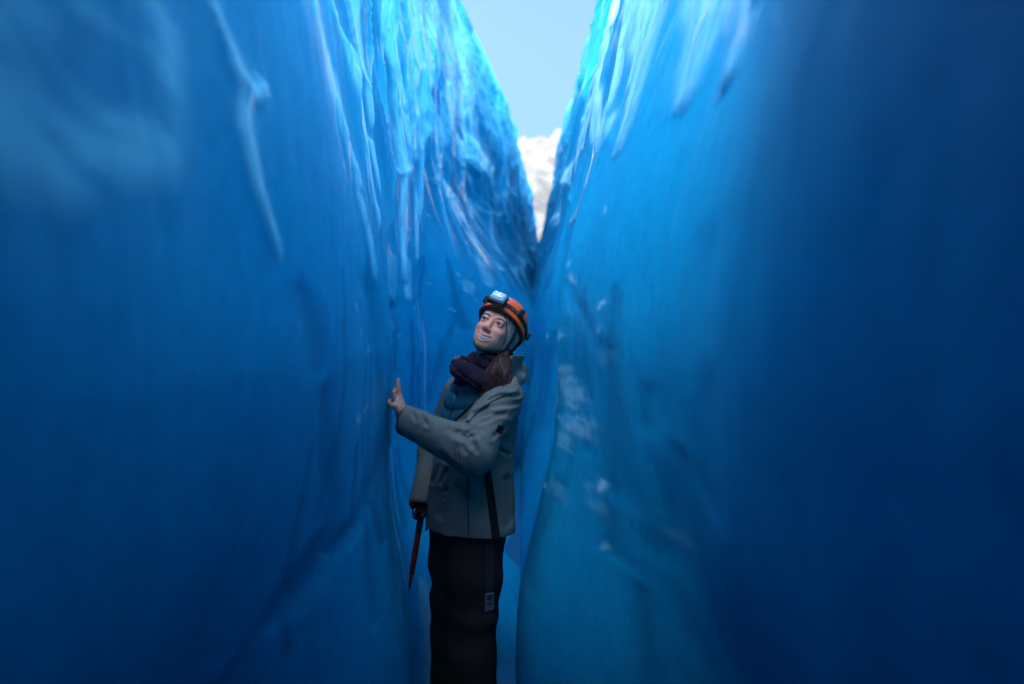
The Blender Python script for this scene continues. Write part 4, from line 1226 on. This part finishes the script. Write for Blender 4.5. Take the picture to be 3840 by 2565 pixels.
# helmet
def build_helmet():
    lo = HO - .20; hi = HO + .22
    ax = [axis((lo[i], hi[i], .0036)) for i in range(3)]
    HC = np.array((0, .016, .040)); HRAD = np.array((.093, .112, .098))
    rim = lambda yy: -.002 - .32 * (yy - .02) + .10 * np.maximum(-yy - .08, 0)
    def local(x, y, z):
        q = np.stack(np.broadcast_arrays(x, y, z), -1); return ((q - HO) @ HR) / HS
    S = SD(*ax)
    S.ell(HC, HRAD, 0, 'u', HF)
    S.ell(HC + np.array((0, -.005, -.02)), HRAD + np.array((.003, .010, -.01)), .02, 'u', HF)
    full = S.F.copy()
    x, y, z = S.pts((slice(None),) * 3); L = local(x, y, z)
    lx, ly, lz = L[..., 0], L[..., 1], L[..., 2]
    rimz = .020 - .33 * (ly - .0) * 1.0
    rimz = np.where(ly > .06, rimz - .15 * (ly - .06), rimz)
    lip = np.exp(-((lz - rimz) / .012) ** 2) * .004
    F = np.maximum(full * 1.0 - lip, (rimz - lz) * HS)
    F = np.maximum(F, -(full + .009))
    # raised crown ridges and side vents
    for s_ in (1, -1):
        for vy in (.035, .075):
            vent = np.sqrt(((lx - s_ * .095) / .03) ** 2 + ((ly - vy) / .010) ** 2 + ((lz - .048 + .3 * (vy - .02)) / .016) ** 2) - 1
            F = np.maximum(F, -vent * .01)
    S.F = F.astype(np.float32)
    V, Q = S.mesh(2)
    helm = part("helmet", V, Q, M_HELMET)
    # headlamp strap
    bz = rimz + .034
    Fb = np.maximum(np.maximum(full - .0035, -(full + .002)), (np.abs(lz - bz) - .0125) * HS).astype(np.float32)
    V, Q = surface(Fb, S.ax, 1)
    part("headlamp_strap", V, Q, M_STRAP, helm)
    # padding rim inside
    Fp = np.maximum(np.maximum(full + .007, -(full + .016)), np.maximum((rimz - .005 - lz), lz - rimz - .03)).astype(np.float32)
    V, Q = surface(Fp, S.ax, 1)
    part("inner_padding", V, Q, M_PLASTIC, helm)
    # headlamp
    fr0 = HR @ rot('X', -22)
    c = hp(-.004, -.121, .088); fr = (fr0, c, 1.0)
    S2 = SD(*[axis((c[i] - .07, c[i] + .07, .0025)) for i in range(3)])
    S2.box((0, 0, 0), (.031, .013, .0210), .009, fr=fr)
    S2.box((0, -.007, .002), (.025, .010, .0145), .006, fr=fr)
    V, Q = S2.mesh(1); lamp = part("headlamp", V, Q, M_LAMP, helm)
    S2 = SD(*[axis((c[i] - .07, c[i] + .07, .0025)) for i in range(3)])
    S2.box((0, .010, -.0145), (.036, .013, .0125), .004, fr=fr)
    S2.box((0, .014, 0), (.033, .008, .024), .004, fr=fr)
    V, Q = S2.mesh(1); part("headlamp_base", V, Q, M_PLASTIC, helm)
    bulbs = []
    for bx, r_ in ((-.012, .0065), (.012, .005)):
        S3 = SD(*[axis((c[i] - .05, c[i] + .05, .002)) for i in range(3)])
        S3.ell((bx, -.0165, .006), (r_, .004, r_), 0, 'u', fr); bulbs.append(S3.mesh(1))
    off = 0; Vs, Qs = [], []
    for v, q in bulbs: Vs.append(v); Qs.append(q + off); off += len(v)
    part("bulbs", np.vstack(Vs), np.vstack(Qs), M_SILVER, helm)
    # clips
    for s_ in (1, -1):
        for (px_, py_, pz_, yawd) in ((.078, -.052, .082, 42), (.096, .060, .036, 100)):
            cc = hp(s_ * px_, py_, pz_)
            S4 = SD(*[axis((cc[i] - .03, cc[i] + .03, .0025)) for i in range(3)])
            S4.box((0, 0, 0), (.0115, .010, .016), .004, fr=(HR @ rot('Z', s_ * yawd), cc, 1.0))
            V, Q = S4.mesh(1); part("clip", V, Q, M_PLASTIC, helm)
    # chin straps: both legs of the V and the piece under the chin
    for s_ in (1, -1):
        S5 = SD(*[axis((lo[i], hi[i], .0032)) for i in range(3)])
        for P in ([(.083, -.034, .032), (.0835, -.024, -.02), (.0745, -.016, -.062), (.058, -.028, -.088), (.030, -.044, -.104), (0, -.050, -.108)],
                  [(.080, .062, .0), (.081, .030, -.05), (.0745, -.010, -.072)]):
            P = spline([(s_ * p[0] * (1.0 if s_ > 0 else .84), p[1], p[2]) for p in P], 14)
            S5.chain(P, [.0052] * 14, 0, fr=HF)
        V, Q = S5.mesh(1); part("chin_strap", V, Q, M_BLACK, helm)
build_helmet()

# ring on her finger
p0, p1 = np.array(FING['ringf'][0]), np.array(FING['ringf'][1])
c = p0 * .55 + p1 * .45; d = (p1 - p0) / np.linalg.norm(p1 - p0)
a = np.cross(d, [0, 1, 0]); a /= np.linalg.norm(a); b_ = np.cross(d, a)
add_tubes("ring", [([c + .0112 * (math.cos(t) * a + math.sin(t) * b_) for t in np.linspace(0, 2 * math.pi, 25)], .0018)], M_SILVER, person, ROOT)

# gloved right hand closed on the axe head
AX0 = np.array([-.372, 3.285, .855]); AX1 = np.array([-.424, 3.275, .525])
def build_glove():
    S = SD(axis((-.45, -.31, .0035)), axis((3.20, 3.38, .0035)), axis((.79, .95, .0035)))
    S.cap(WR_R, (-.374, 3.305, .875), .030, .030)
    S.ell((-.368, 3.30, .862), (.022, .036, .034), .01)
    for i in range(4):
        y0 = 3.262 + .021 * i
        S.chain([(-.384, y0 + .004, .868), (-.398, y0, .852), (-.396, y0, .834), (-.380, y0 + .002, .826)], [.0115, .011, .0105, .0095], .006, kk=.004)
    S.chain([(-.358, 3.285, .870), (-.352, 3.262, .852), (-.366, 3.247, .838)], [.013, .012, .0105], .008, kk=.004)
    V, Q = S.mesh(1); part("glove", V, Q, M_LINING)
build_glove()

# ------------------------------------------------------------------ ice axe
def build_axe():
    loc = AX1.copy()
    r = bpy.data.objects.new("ice_axe", None); scene.collection.objects.link(r); r.location = loc
    tag(r, "red ice axe with grey upper shaft hanging from the woman's right hand", "ice axe")
    d = (AX1 - AX0) / np.linalg.norm(AX1 - AX0)
    L = np.linalg.norm(AX1 - AX0)
    add_tubes("shaft", [([AX0 + d * t for t in np.linspace(.09, L - .07, 8)], [.0115, .0120, .0125, .0125, .0125, .0120, .0110, .0100])], M_RED, r, loc)
    add_tubes("grip", [([AX0 + d * t for t in np.linspace(.0, .092, 6)], .0135)], M_GRIP, r, loc)
    add_tubes("spike", [([AX0 + d * t for t in np.linspace(L - .072, L, 5)], [.0095, .0075, .0055, .0032, .0008])], plain("red_steel", (.28, .010, .012), .35), r, loc)
    S = SD(axis((-.46, -.28, .003)), axis((3.18, 3.40, .003)), axis((.80, .90, .003)))
    S.chain([(-.372, 3.285, .858), (-.362, 3.33, .860), (-.350, 3.385, .845)], [.010, .007, .003])
    S.cap((-.372, 3.285, .858), (-.386, 3.235, .862), .010, .006, .004)
    S.ell((-.392, 3.215, .862), (.006, .020, .018), .004)
    V, Q = S.mesh(1)
    mesh_obj("head", V, Q, M_STEEL, r, loc=loc)
build_axe()
